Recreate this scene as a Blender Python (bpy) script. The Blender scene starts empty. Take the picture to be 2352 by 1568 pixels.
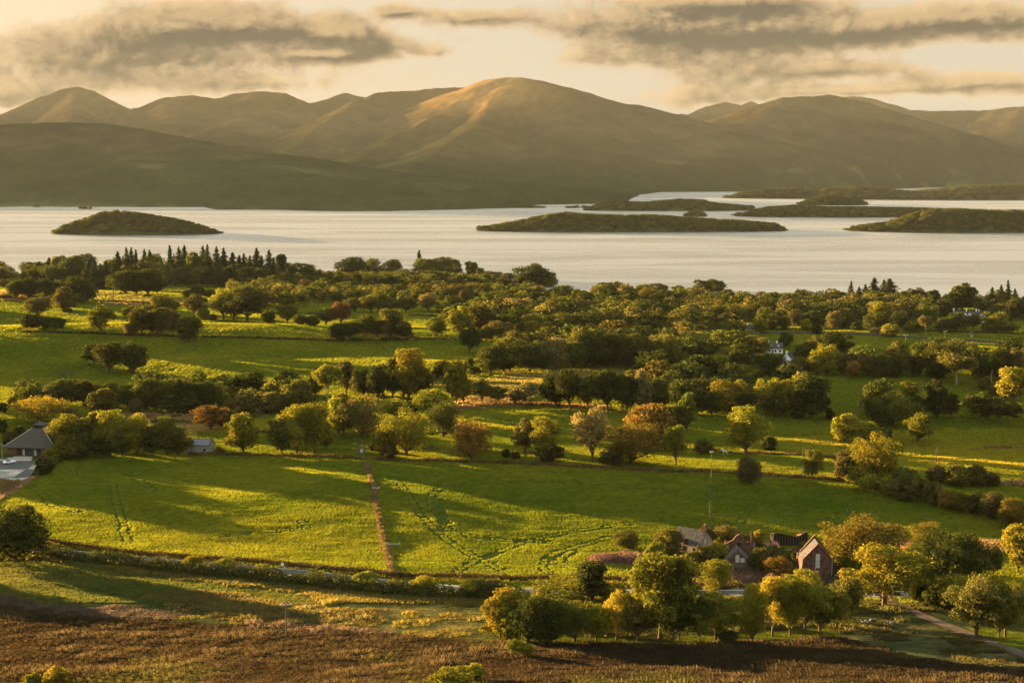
import bpy, math, random
import numpy as np
from mathutils import Vector, Matrix

# ------------------------------------------------------------------ camera, sky, sun, exposure
SC = bpy.context.scene
COL = SC.collection
CAM_H = 130.0
FPX = 3267.0                     # focal length in pixels of a 2352 px wide view (50 mm on 36 mm)
PITCH = math.radians(6.963)
SUN_AZ = math.radians(-52.0)     # measured from +Y towards +X
SUN_EL = math.radians(4.6)
SKY_STRENGTH = 0.05
SUN_STRENGTH = 5.0
EXPOSURE = 3.9
HAZE = 1.55e-5

cam_d = bpy.data.cameras.new('camera')
cam_d.lens = 50.0
cam_d.sensor_width = 36.0
cam_d.clip_start = 1.0
cam_d.clip_end = 80000.0
cam = bpy.data.objects.new('camera', cam_d)
cam.location = (0, 0, CAM_H)
cam.rotation_euler = (math.pi / 2 - PITCH, 0, 0)
COL.objects.link(cam)
SC.camera = cam
SC.view_settings.view_transform = 'Standard'
SC.view_settings.look = 'None'
SC.view_settings.exposure = EXPOSURE
SC.view_settings.gamma = 1.0
SC.view_settings.use_curve_mapping = False
SC.cycles.use_denoising = True
SC.cycles.max_bounces = 6
SC.cycles.diffuse_bounces = 3
SC.cycles.glossy_bounces = 2
SC.cycles.transmission_bounces = 3
SC.cycles.volume_bounces = 1
SC.cycles.transparent_max_bounces = 8
SC.cycles.sample_clamp_indirect = 6.0

sun_d = bpy.data.lights.new('sun', 'SUN')
sun_d.energy = SUN_STRENGTH
sun_d.angle = math.radians(0.5)
sun_d.color = (1.0, 0.66, 0.30)
sun = bpy.data.objects.new('sun', sun_d)
SUNV = Vector((math.sin(SUN_AZ) * math.cos(SUN_EL), math.cos(SUN_AZ) * math.cos(SUN_EL), math.sin(SUN_EL)))
sun.rotation_euler = SUNV.to_track_quat('Z', 'Y').to_euler()
sun.location = (0, 0, 400)
COL.objects.link(sun)


class NT:
    """small helper that writes node trees"""
    def __init__(s, tree):
        s.t = tree
        s.t.nodes.clear()
    def n(s, typ, ins=None, **kw):
        nd = s.t.nodes.new(typ)
        for k, v in kw.items():
            setattr(nd, k, v)
        if ins:
            for k, v in ins.items():
                s.set(nd.inputs[k], v)
        return nd
    def set(s, sock, v):
        if isinstance(v, bpy.types.NodeSocket):
            s.t.links.new(v, sock)
        elif isinstance(v, bpy.types.Node):
            s.t.links.new(v.outputs[0], sock)
        else:
            if hasattr(sock.default_value, '__len__') and not hasattr(v, '__len__'):
                v = (v,) * len(sock.default_value)
            if hasattr(v, '__len__') and len(v) == 3 and len(sock.default_value) == 4:
                v = tuple(v) + (1.0,)
            sock.default_value = v
    def m(s, op, a, b=0.0, c=0.0, clamp=False):
        nd = s.n('ShaderNodeMath', operation=op, use_clamp=clamp)
        s.set(nd.inputs[0], a)
        s.set(nd.inputs[1], b)
        if op in ('MULTIPLY_ADD', 'SMOOTH_MIN', 'SMOOTH_MAX'):
            s.set(nd.inputs[2], c)
        return nd.outputs[0]
    def mix(s, f, a, b, mode='MIX'):
        nd = s.n('ShaderNodeMix', data_type='RGBA', blend_type=mode)
        s.set(nd.inputs[0], f)
        s.set(nd.inputs[6], a)
        s.set(nd.inputs[7], b)
        return nd.outputs[2]
    def step(s, v, lo, hi, a=0.0, b=1.0):
        nd = s.n('ShaderNodeMapRange', interpolation_type='SMOOTHSTEP')
        for i, q in enumerate((v, lo, hi, a, b)):
            s.set(nd.inputs[i], q)
        return nd.outputs[0]
    def noise(s, vec, scale, detail=4.0, rough=0.55, dist=0.0):
        nd = s.n('ShaderNodeTexNoise')
        s.set(nd.inputs['Vector'], vec)
        nd.inputs['Scale'].default_value = scale
        nd.inputs['Detail'].default_value = detail
        nd.inputs['Roughness'].default_value = rough
        nd.inputs['Distortion'].default_value = dist
        return nd.outputs[0]


# sky: Nishita daylight, warmed by the dusty evening air, with banks of cloud laid out by direction (degrees of azimuth, elevation)
W = bpy.data.worlds.new('World')
SC.world = W
W.use_nodes = True
W.cycles.sampling_method = 'MANUAL'
W.cycles.sample_map_resolution = 256
nt = NT(W.node_tree)
CLOUDS = [  # azimuth, elevation, half width, half height, weight
    (-14.2, 5.0, 3.4, 0.75, 1.25), (-11.4, 5.65, 3.0, 0.75, 1.35), (-9.0, 5.25, 2.4, 0.55, 0.9), (-6.3, 5.15, 1.15, 0.62, 1.45), (-5.0, 4.75, 1.3, 0.38, 1.1),
    (-17.5, 4.0, 3.0, 0.7, 1.0), (-11.8, 4.1, 3.4, 0.45, 0.9), (-7.2, 4.35, 2.0, 0.30, 1.3), (-12.5, 3.25, 5.5, 0.45, 0.95), (-19.0, 2.7, 2.6, 0.45, 1.0),
    (-4.6, 6.1, 1.0, 0.28, 1.1), (-1.6, 5.85, 1.8, 0.36, 1.2), (-3.2, 4.55, 0.7, 0.22, 0.7),
    (5.0, 5.45, 3.4, 0.70, 1.25), (9.3, 5.35, 3.6, 0.95, 1.5), (8.0, 6.45, 3.2, 0.45, 1.35), (13.2, 5.15, 3.0, 0.65, 1.3), (16.6, 5.6, 2.0, 0.55, 1.3), (19.5, 5.3, 2.2, 0.65, 1.3),
    (4.8, 4.25, 2.6, 0.42, 0.85), (8.8, 3.6, 2.4, 0.7, 0.75), (13.4, 3.75, 2.6, 0.34, 1.1), (18.0, 3.15, 3.0, 0.42, 1.35), (13.0, 2.95, 2.4, 0.22, 0.9), (8.0, 2.7, 3.0, 0.4, 0.9),
]
tc = nt.n('ShaderNodeTexCoord')
sep = nt.n('ShaderNodeSeparateXYZ', {0: tc.outputs['Generated']})
az = nt.m('MULTIPLY', nt.m('ARCTAN2', sep.outputs[0], sep.outputs[1]), 57.2958)
el = nt.m('MULTIPLY', nt.m('ARCSINE', sep.outputs[2]), 57.2958)


def cloud_density(daz, delv):
    a = nt.m('ADD', az, daz)
    e = nt.m('ADD', el, delv)
    vec = nt.n('ShaderNodeCombineXYZ', {0: nt.m('MULTIPLY', a, 0.8), 1: nt.m('MULTIPLY', e, 1.15), 2: 3.7}).outputs[0]
    wv = nt.noise(vec, 0.62, 8.0, 0.60, 0.5)
    fine = nt.noise(vec, 3.2, 6.0, 0.6, 0.2)
    total = None
    for (ca, ce, ra, re_, w) in CLOUDS:
        # squared normalised distance -> gaussian weight
        dx = nt.m('MULTIPLY', nt.m('ADD', a, -ca), 1.0 / ra)
        dy = nt.m('MULTIPLY', nt.m('ADD', e, -ce), 1.0 / re_)
        q = nt.m('MULTIPLY_ADD', dx, dx, nt.m('MULTIPLY', dy, dy))
        g = nt.m('MULTIPLY', nt.m('EXPONENT', nt.m('MULTIPLY', q, -0.95)), w * 1.12)
        total = g if total is None else nt.m('ADD', total, g)
    # beyond the banks in view the same weather goes on as broken cloud
    far = nt.m('MAXIMUM', nt.step(nt.m('ABSOLUTE', a), 20.0, 28.0), nt.step(e, 6.8, 10.0))
    hi = nt.n('ShaderNodeCombineXYZ', {0: nt.m('MULTIPLY', a, 0.10), 1: nt.m('MULTIPLY', e, 0.22), 2: 9.1}).outputs[0]
    total = nt.m('ADD', total, nt.m('MULTIPLY', far, nt.m('MULTIPLY', nt.noise(hi, 1.0, 3.0), 0.75)))
    s = nt.m('ADD', total, nt.m('MULTIPLY', nt.m('ADD', wv, -0.5), 1.7))
    s = nt.m('ADD', s, nt.m('MULTIPLY', nt.m('ADD', fine, -0.5), 0.45))
    return s


d0 = cloud_density(0.0, 0.0)
d1 = cloud_density(-0.30, 0.22)
cover = nt.step(d0, 0.10, 0.80)
puff = nt.noise(nt.n('ShaderNodeCombineXYZ', {0: nt.m('MULTIPLY', az, 1.1), 1: nt.m('MULTIPLY', el, 1.5), 2: 1.3}).outputs[0], 1.3, 6.0, 0.6, 0.3)
thick = nt.step(nt.m('ADD', d0, nt.m('MULTIPLY', nt.m('ADD', puff, -0.5), 1.6)), 0.10, 1.6)
rim = nt.step(nt.m('SUBTRACT', d0, d1), -0.1, 0.6)
sky = nt.n('ShaderNodeTexSky', sky_type='NISHITA', sun_disc=False, sun_elevation=SUN_EL, sun_rotation=SUN_AZ,
           altitude=100.0, air_density=1.0, dust_density=4.0, ozone_density=0.6)
SKY_TINT = (0.37, 0.33, 0.27)
clear = nt.mix(1.0, sky.outputs[0], SKY_TINT, 'MULTIPLY')
veil = nt.step(el, 9.0, 40.0, 0.76, 0.55)          # thin high cloud whitens the low sky
clear = nt.mix(veil, clear, (0.98, 0.92, 0.79))
K = 0.35
HIGH_SKY = (1.95, 2.30, 2.25)
lit = nt.mix(thick, (2.95 * K, 2.10 * K, 1.22 * K), (0.34 * K, 0.33 * K, 0.26 * K))
lit = nt.mix(nt.m('MULTIPLY', rim, 0.6), lit, (3.5 * K, 2.4 * K, 1.25 * K))
skycol = nt.mix(nt.m('MULTIPLY', cover, 0.99), clear, lit)
# unseen upper sky brightened as thin cloud, added to fill the shade below
skycol = nt.mix(nt.step(el, 9.0, 28.0, 0.0, 0.85), skycol, HIGH_SKY)
bg = nt.n('ShaderNodeBackground', {'Color': skycol, 'Strength': SKY_STRENGTH})
nt.n('ShaderNodeOutputWorld', {'Surface': bg})


# ------------------------------------------------------------------ view geometry and terrain height
CT, ST = math.cos(PITCH), math.sin(PITCH)


def ray(vx, vy):
    a = (np.asarray(vx, float) - 1176.0) / FPX
    b = (784.0 - np.asarray(vy, float)) / FPX
    return a, CT + b * ST, -ST + b * CT


def at_dist(vx, vy, D):
    """world point seen in direction (vx, vy) at ground distance D along +Y"""
    a, yc, zc = ray(vx, vy)
    t = D / yc
    return np.array([a * t, D + 0 * t, CAM_H + zc * t])


def to_view(x, y, z):
    dz = z - CAM_H
    depth = y * CT - dz * ST
    up = y * ST + dz * CT
    return 1176 + FPX * x / depth, 784 - FPX * up / depth, depth


_rng = np.random.RandomState(5)
_TAB = _rng.rand(256, 256)


def vnoise(x, y):
    xi = np.floor(x).astype(int); yi = np.floor(y).astype(int)
    fx = x - xi; fy = y - yi
    fx = fx * fx * (3 - 2 * fx); fy = fy * fy * (3 - 2 * fy)
    a = _TAB[xi & 255, yi & 255]; b = _TAB[(xi + 1) & 255, yi & 255]
    c = _TAB[xi & 255, (yi + 1) & 255]; d = _TAB[(xi + 1) & 255, (yi + 1) & 255]
    return (a + (b - a) * fx) * (1 - fy) + (c + (d - c) * fx) * fy - 0.5


def fbm(x, y, octv=4, gain=0.5):
    s = 0; amp = 1.0
    for i in range(octv):
        s = s + amp * vnoise(x + 17.3 * i, y - 9.1 * i)
        x = x * 2.03; y = y * 2.03; amp *= gain
    return s


def sstep(v, a, b):
    t = np.clip((v - a) / (b - a), 0, 1)
    return t * t * (3 - 2 * t)


_SH = np.array([(-900, 612), (0, 628), (400, 640), (750, 642), (1100, 655), (1300, 672), (1500, 690), (1700, 702), (2000, 697), (2352, 704), (3200, 715)], float)
_a, _y, _z = ray(_SH[:, 0], _SH[:, 1])
_SHU = _a / _y
_SHD = -CAM_H * _y / _z
_KS = np.array([-400, -100, 0, 60, 120, 180, 215, 250, 300, 340, 450, 600, 800, 1000, 1250, 1400, 1480, 1500, 1560, 1700, 4000], float)
_KZ = np.array([118, 121, 120, 99, 77, 58, 50, 43, 37, 34, 33, 32, 29, 24, 16, 9, 2.2, 0, -4, -9, -30], float)
SWELLS = [  # x, y, half length, half depth, height, rotation
    (-220, 800, 200, 66, 12.0, 0.10), (-60, 690, 120, 45, 3.0, 0.0), (60, 620, 130, 30, 3.5, 0.05), (250, 690, 150, 50, 5.0, 0.0),
    (200, 560, 110, 26, 2.5, 0.0), (-330, 1150, 160, 60, 6.0, 0.0), (-60, 1330, 150, 60, 5.0, 0.0), (150, 440, 120, 30, 1.6, 0.3), (-90, 400, 70, 30, 1.2, 0.2),
]


def T(x, y):
    x = np.asarray(x, float); y = np.asarray(y, float)
    u = x / np.maximum(y, 50.0)
    D = np.interp(u, _SHU, _SHD)
    s = np.where(y < 600, y, 600 + (y - 600) * (900.0 / (D - 600)))
    s = s + 60 * fbm(x / 260.0, y / 260.0, 2) * sstep(y, 900, 1300)
    # smooth interpolation of the profile
    z = (np.interp(s - 18, _KS, _KZ) + np.interp(s, _KS, _KZ) + np.interp(s + 18, _KS, _KZ)) / 3
    land = sstep(1500 - s, 0, 180)
    for (cx, cy, lx, ly, h, r) in SWELLS:
        c, q = math.cos(r), math.sin(r)
        dx = (x - cx) * c + (y - cy) * q; dy = -(x - cx) * q + (y - cy) * c
        z = z + h * np.exp(-(dx / lx) ** 2 - (dy / ly) ** 2) * land
    far = sstep(y, 200, 500) * land
    z = z + 4.0 * fbm(x / 190.0 + 3, y / 150.0, 3) * far
    z = z + 0.5 * fbm(x / 22.0, y / 22.0, 3) * land
    z = z + 1.4 * fbm(x / 30.0 + 7, y / 30.0, 2) * sstep(-y, -290, -200)
    return z


def hit(vx, vy):
    """the point of the ground seen in direction (vx, vy)"""
    a, yc, zc = ray(vx, vy)
    if zc >= -0.01:
        D = 1800.0
        return np.array([a / yc * D, D, float(T(a / yc * D, D))])
    ds = np.geomspace(150, 2400, 500)
    zr = CAM_H + zc / yc * ds
    zt = T(a / yc * ds, ds)
    k = np.argmax(zr < zt)
    if zr[k] >= zt[k]:
        D = -CAM_H * yc / zc
    else:
        k = max(k, 1)
        d0_, d1_ = ds[k - 1], ds[k]
        e0, e1 = zr[k - 1] - zt[k - 1], zr[k] - zt[k]
        D = d0_ + (d1_ - d0_) * e0 / (e0 - e1)
    return np.array([a / yc * D, D, float(T(a / yc * D, D))])


# ------------------------------------------------------------------ helpers for materials, meshes, tags
def mat(name, build):
    m = bpy.data.materials.new(name)
    m.use_nodes = True
    build(NT(m.node_tree), m)
    return m


def tag(o, label=None, cat=None, group=None, kind=None):
    if label: o['label'] = label
    if cat: o['category'] = cat
    if group: o['group'] = group
    if kind: o['kind'] = kind
    return o


def np_mesh(name, verts, faces, material=None, smooth=False):
    """verts (n,3), faces (m,k) with constant k"""
    verts = np.asarray(verts, np.float32); faces = np.asarray(faces, np.int32)
    me = bpy.data.meshes.new(name)
    k = faces.shape[1]
    me.vertices.add(len(verts)); me.loops.add(faces.size); me.polygons.add(len(faces))
    me.vertices.foreach_set('co', verts.ravel())
    me.loops.foreach_set('vertex_index', faces.ravel())
    me.polygons.foreach_set('loop_start', np.arange(0, faces.size, k, dtype=np.int32))
    me.polygons.foreach_set('loop_total', np.full(len(faces), k, np.int32))
    if smooth:
        me.polygons.foreach_set('use_smooth', np.ones(len(faces), bool))
    me.update(calc_edges=True)
    if material: me.materials.append(material)
    return me


def link(name, me, parent=None, loc=None):
    o = bpy.data.objects.new(name, me)
    COL.objects.link(o)
    if parent: o.parent = parent
    if loc is not None: o.location = loc
    return o


def grid_faces(nr, nc):
    i = np.arange(nr - 1)[:, None] * nc + np.arange(nc - 1)[None, :]
    i = i.ravel()
    return np.stack([i, i + 1, i + nc + 1, i + nc], 1)


def color_attr(me, name, arr):
    at = me.color_attributes.new(name, 'FLOAT_COLOR', 'POINT')
    c = np.ones((len(arr), 4), np.float32)
    c[:, :3] = arr
    at.data.foreach_set('color', c.ravel())


def in_poly(px, py, poly):
    inside = np.zeros(px.shape, bool)
    n = len(poly)
    for i in range(n):
        x0, y0 = poly[i]; x1, y1 = poly[(i + 1) % n]
        c = ((y0 > py) != (y1 > py)) & (px < (x1 - x0) * (py - y0) / (y1 - y0 + 1e-9) + x0)
        inside ^= c
    return inside

# ------------------------------------------------------------------ haze, water
def m_haze(t, m):
    v = t.n('ShaderNodeVolumePrincipled')
    v.inputs['Color'].default_value = (0.245, 0.255, 0.235, 1)
    v.inputs['Density'].default_value = HAZE
    v.inputs['Anisotropy'].default_value = 0.0
    t.n('ShaderNodeOutputMaterial', {'Volume': v})


hx0, hx1, hy0, hy1, hz0, hz1 = -15000, 11000, -600, 18700, -40, 1010
hv = [(x, y, z) for x in (hx0, hx1) for y in (hy0, hy1) for z in (hz0, hz1)]
hf = [(0, 1, 3, 2), (4, 6, 7, 5), (0, 4, 5, 1), (2, 3, 7, 6), (0, 2, 6, 4), (1, 5, 7, 3)]
haze = link('haze', np_mesh('haze', hv, hf, mat('haze', m_haze)))
tag(haze, 'warm evening haze hanging over the loch and the mountains', 'haze', kind='stuff')


def m_water(t, m):
    geo = t.n('ShaderNodeNewGeometry')
    mp = t.n('ShaderNodeMapping', {'Vector': geo.outputs['Position'], 'Scale': (1.0, 0.45, 1.0)})
    big = t.n('ShaderNodeMapping', {'Vector': geo.outputs['Position'], 'Scale': (0.0012, 0.006, 1.0)})
    patch = t.noise(big, 1.0, 6.0, 0.65, 0.9)
    w1 = t.noise(mp, 0.35, 6.0, 0.7)
    w2 = t.noise(mp, 0.06, 4.0, 0.6)
    h = t.m('ADD', t.m('MULTIPLY', w1, 1.2), t.m('MULTIPLY', w2, 3.0))
    b = t.n('ShaderNodeBump', {'Strength': 1.0, 'Distance': 0.27, 'Height': h})
    g = t.n('ShaderNodeBsdfGlossy', {'Color': (0.70, 0.66, 0.61), 'Roughness': t.step(patch, 0.35, 0.65, 0.32, 0.24), 'Normal': b})
    d = t.n('ShaderNodeBsdfDiffuse', {'Color': (0.05, 0.055, 0.05)})
    x = t.n('ShaderNodeMixShader', {0: t.step(patch, 0.3, 0.7, 0.66, 0.75), 1: d, 2: g})
    t.n('ShaderNodeOutputMaterial', {'Surface': x})


wv_ = [(-16000, 300, 0), (12000, 300, 0), (12000, 22000, 0), (-16000, 22000, 0)]
water = link('water', np_mesh('water', wv_, [(0, 1, 2, 3)], mat('loch_water', m_water)))
tag(water, 'pale grey loch with light ripples', 'loch', kind='structure')


# ------------------------------------------------------------------ mountains: ridges and spurs drawn as lines in space, slopes falling away from them
RIDGES = [  # (fall length, sharpness, [(vx, vy, distance) ...])
    # left peak and its shoulders
    (1350, 1.1, [(-260, 300, 11500), (-80, 285, 12000), (20, 268, 12500), (60, 245, 12700), (110, 215, 12900), (150, 200, 13000), (180, 195, 13000), (210, 205, 13000), (235, 223, 12900), (265, 245, 12700), (300, 258, 12400)]),
    (1000, 1.1, [(180, 196, 13000), (170, 250, 11600), (150, 280, 10500)]),
    # second range
    (1300, 1.2, [(285, 255, 12200), (330, 245, 12000), (385, 223, 11900), (440, 219, 11900), (500, 225, 12000), (545, 213, 12100), (600, 207, 12100), (650, 213, 12000), (690, 231, 11800), (715, 236, 11800), (750, 227, 12000), (790, 212, 12200), (830, 222, 12300), (880, 245, 12300)]),
    (1500, 1.15, [(600, 207, 12100), (560, 270, 10700), (500, 330, 9300)]),
    (1500, 1.15, [(410, 220, 11900), (380, 270, 10900), (300, 330, 9600)]),
    # left front hill
    (1500, 1.3, [(-420, 330, 6900), (-200, 305, 6800), (0, 296, 6700), (60, 285, 6650), (130, 281, 6600), (200, 284, 6600), (300, 302, 6500), (400, 330, 6400), (520, 368, 6200), (640, 400, 6000), (760, 425, 5800)]),
    (900, 1.2, [(130, 281, 6600), (160, 360, 5900)]),
    (800, 1.2, [(300, 302, 6500), (400, 400, 5500)]),
    # ridge behind and left of the big hill
    (1000, 1.2, [(1250, 215, 11200), (1090, 196, 11200), (1000, 199, 11100), (930, 206, 11000), (870, 208, 10800), (830, 225, 10500), (780, 258, 10000), (730, 292, 9500), (690, 325, 9000), (640, 365, 8400)]),
    # the big rounded hill and its spurs
    (1500, 1.35, [(1100, 200, 10600), (1130, 184, 10300), (1160, 178, 10100), (1200, 179, 10000), (1240, 184, 10000), (1280, 195, 10000), (1340, 216, 10000), (1380, 226, 10000), (1450, 238, 10000), (1540, 268, 9800), (1620, 292, 9600), (1740, 323, 9300), (1850, 350, 9000), (1960, 384, 8700), (2060, 412, 8400)]),
    (900, 1.1, [(1160, 178, 10100), (1135, 210, 9700), (1110, 250, 9200), (1080, 290, 8700), (1030, 330, 8100), (960, 370, 7400)]),
    (700, 1.15, [(1130, 184, 10300), (1060, 215, 9900), (1000, 256, 9500), (935, 296, 9000), (880, 330, 8500), (800, 375, 7700)]),
    (1000, 1.2, [(1280, 195, 10000), (1290, 270, 9000), (1240, 350, 8200)]),
    (900, 1.2, [(1450, 238, 10000), (1480, 310, 9000), (1460, 390, 8200)]),
    # cloud-topped peak far behind
    (1300, 1.1, [(1440, 252, 14200), (1480, 248, 14300), (1540, 259, 14400), (1580, 262, 15500), (1620, 243, 16000), (1660, 232, 16200), (1700, 240, 16200), (1720, 231, 16000), (1750, 255, 15600)]),
    # right-hand mountain
    (1600, 1.25, [(1620, 300, 10600), (1700, 272, 10900), (1760, 240, 11000), (1800, 223, 11000), (1850, 220, 11000), (1905, 217, 11000), (1950, 227, 11000), (2000, 244, 10900), (2060, 270, 10700), (2140, 300, 10500), (2240, 330, 10300), (2400, 360, 10200)]),
    (1000, 1.2, [(1800, 223, 11000), (1810, 300, 10300), (1860, 370, 9800)]),
    (1500, 1.2, [(1900, 225, 14500), (1950, 220, 14500), (1990, 222, 14300), (2040, 238, 14000), (2090, 254, 13800), (2150, 254, 13600), (2200, 252, 13500), (2260, 252, 13400), (2300, 246, 13300), (2352, 242, 13200), (2500, 240, 13000), (2800, 260, 12800)]),
    # low wooded headlands along the far shore
    (420, 1.8, [(500, 460, 5100), (620, 440, 5100), (720, 418, 5200), (790, 411, 5200), (860, 420, 5150), (930, 432, 5100), (1020, 440, 5150), (1130, 438, 5200), (1250, 431, 5400), (1340, 438, 5500), (1400, 450, 5500)]),
    (330, 1.9, [(560, 462, 4700), (760, 455, 4600), (960, 456, 4550), (1150, 455, 4600), (1300, 452, 4900)]),
    (600, 1.6, [(-300, 440, 5200), (0, 430, 5200), (250, 430, 5200), (420, 440, 5100), (600, 455, 4900)]),
    # unseen hills west of the loch, placed and raised to shade the left mountains
    (1300, 1.2, [('w', -4900, 9900, 620), ('w', -5500, 9200, 800), ('w', -6100, 8800, 700)]),
    (1200, 1.2, [('w', -7700, 16200, 900), ('w', -8600, 14900, 960), ('w', -9400, 13400, 900)]),
    (1500, 1.2, [('w', -7600, 6000, 420), ('w', -8600, 7400, 520), ('w', -9000, 9000, 600)]),
]
SHORE2 = np.array([(-3500, 492), (-400, 480), (0, 475), (60, 474), (230, 475), (470, 475), (500, 482), (620, 481), (760, 485), (900, 484), (1100, 480), (1180, 478), (1240, 470), (1380, 468), (1440, 462), (1470, 447), (1520, 441), (1800, 440), (1960, 438), (2150, 430), (2352, 428), (3000, 428)], float)
_a, _y, _z = ray(SHORE2[:, 0], SHORE2[:, 1])
S2U, S2D = _a / _y, -CAM_H * _y / _z


def mountains():
    nc, nr = 620, 420
    k = np.linspace(0, 1, nc)
    u = np.concatenate([np.linspace(-1.5, -0.42, 60, endpoint=False), np.linspace(-0.42, 0.42, nc - 90), np.linspace(0.42, 0.62, 31)[1:]])
    yy = np.geomspace(4150, 18500, nr)
    Y, U = np.meshgrid(yy, u, indexing='ij')
    X = U * Y
    Zt = np.zeros(X.shape, np.float32)
    # warp the distances so that slopes get gullies and shoulders
    wx = 85 * fbm(X / 900.0, Y / 900.0, 4, 0.55)
    wy = 85 * fbm(X / 900.0 + 40, Y / 900.0 + 11, 4, 0.55)
    Xf = (X + wx).astype(np.float32).ravel(); Yf = (Y + wy).astype(np.float32).ravel()
    Zf = np.zeros(Xf.shape, np.float32)
    for (L, p, pts) in RIDGES:
        P = np.array([q[1:] if q[0] == 'w' else at_dist(*q) for q in pts], float)
        best = np.zeros(Xf.shape, np.float32)
        for a_, b_ in zip(P[:-1], P[1:]):
            ex, ey = b_[0] - a_[0], b_[1] - a_[1]
            tt = np.clip(((Xf - a_[0]) * ex + (Yf - a_[1]) * ey) / (ex * ex + ey * ey + 1e-6), 0, 1)
            tt = tt * tt * (3 - 2 * tt) * 0.35 + tt * 0.65
            d = np.sqrt((Xf - a_[0] - tt * ex) ** 2 + (Yf - a_[1] - tt * ey) ** 2 + 900.0)
            v = (a_[2] + (b_[2] - a_[2]) * tt + 70) * np.exp(-(d / L) ** p) - 70
            best = np.maximum(best, v)
        Zf = np.maximum(Zf, best)
    Z = Zf.reshape(X.shape).astype(float)
    # gullies running down the fall line, and general roughness
    r1 = np.abs(fbm(X / 420.0, Y / 420.0 + 5, 5, 0.55))
    r2 = fbm(X / 90.0, Y / 130.0, 3)
    amp = sstep(Z, 60, 500)
    Z = Z - 26 * amp * np.clip(0.35 - r1, 0, 1) + 5 * amp * r2
    # shore
    D = np.interp(U, S2U, S2D)
    D = D + 50 * fbm(X / 150.0, Y * 0 + 3, 3)
    inland = Y - D
    Z = np.maximum(Z, np.clip(inland * 0.03, 0, 14)) + 3
    Z = Z * sstep(inland, -40, 500) ** 0.6 - 14 * sstep(-inland, -10, 260) + 4 * sstep(inland, -12, 30)
    wood = sstep(fbm(X / 500.0, Y / 500.0, 4) * 160 + 150 - Z, 0, 60) * sstep(inland, 0, 20)
    # tree tops give the low ground its rough edge
    Z = Z + wood * (9 * (vnoise(X / 13.0, Y / 13.0) + 0.5) + 8 * (vnoise(X / 31.0, Y / 31.0) + 0.5))
    V = np.stack([X, Y, Z], 2).reshape(-1, 3)
    me = np_mesh('mountains', V, grid_faces(nr, len(u)), None, True)
    # land cover: rust-brown grass and heather high up, green pasture patches and dark woods low down
    h = Z
    n = fbm(X / 300.0, Y / 300.0, 5)[..., None]
    brown = np.array([0.048, 0.035, 0.017]); green = np.array([0.024, 0.026, 0.011]); wcol = np.array([0.022, 0.026, 0.010]); past = np.array([0.055, 0.052, 0.018])  # brown and green lowered to stand in for cloud shadow
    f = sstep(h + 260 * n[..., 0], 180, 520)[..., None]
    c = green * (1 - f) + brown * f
    # sun glow on the open shoulder of the big hill, painted into the cover
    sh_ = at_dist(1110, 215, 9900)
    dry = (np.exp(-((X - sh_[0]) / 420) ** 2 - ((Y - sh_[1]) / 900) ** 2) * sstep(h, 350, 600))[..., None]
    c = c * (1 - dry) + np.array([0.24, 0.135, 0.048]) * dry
    pf = (sstep(n[..., 0], 0.22, 0.3) * sstep(200 - h, 0, 80))[..., None]
    c = c * (1 - pf) + past * pf
    w3 = wood[..., None]
    c = c * (1 - w3) + wcol * w3
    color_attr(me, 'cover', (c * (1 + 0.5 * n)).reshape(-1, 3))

    def mm(t, m):
        a = t.n('ShaderNodeAttribute', attribute_name='cover')
        geo = t.n('ShaderNodeNewGeometry')
        s = t.n('ShaderNodeMapping', {'Vector': geo.outputs['Position'], 'Scale': (0.012, 0.004, 0.02)})
        n1 = t.noise(s, 1.0, 8.0, 0.65)
        n2 = t.noise(geo.outputs['Position'], 0.045, 6.0, 0.7)
        col = t.mix(1.0, a.outputs[0], t.n('ShaderNodeCombineColor', {0: t.step(n1, 0.2, 0.8, 0.65, 1.35), 1: t.step(n1, 0.2, 0.8, 0.7, 1.3), 2: t.step(n1, 0.2, 0.8, 0.75, 1.25)}), 'MULTIPLY')
        b = t.n('ShaderNodeBump', {'Strength': 0.3, 'Distance': 4.0, 'Height': t.m('ADD', n1, t.m('MULTIPLY', n2, 0.6))})
        d = t.n('ShaderNodeBsdfDiffuse', {'Color': col, 'Roughness': 0.6, 'Normal': b})
        t.n('ShaderNodeOutputMaterial', {'Surface': d})
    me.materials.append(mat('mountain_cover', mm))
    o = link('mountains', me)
    tag(o, 'range of bare rounded mountains with wooded lower slopes beyond the loch', 'mountains', kind='structure')


mountains()

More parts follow.
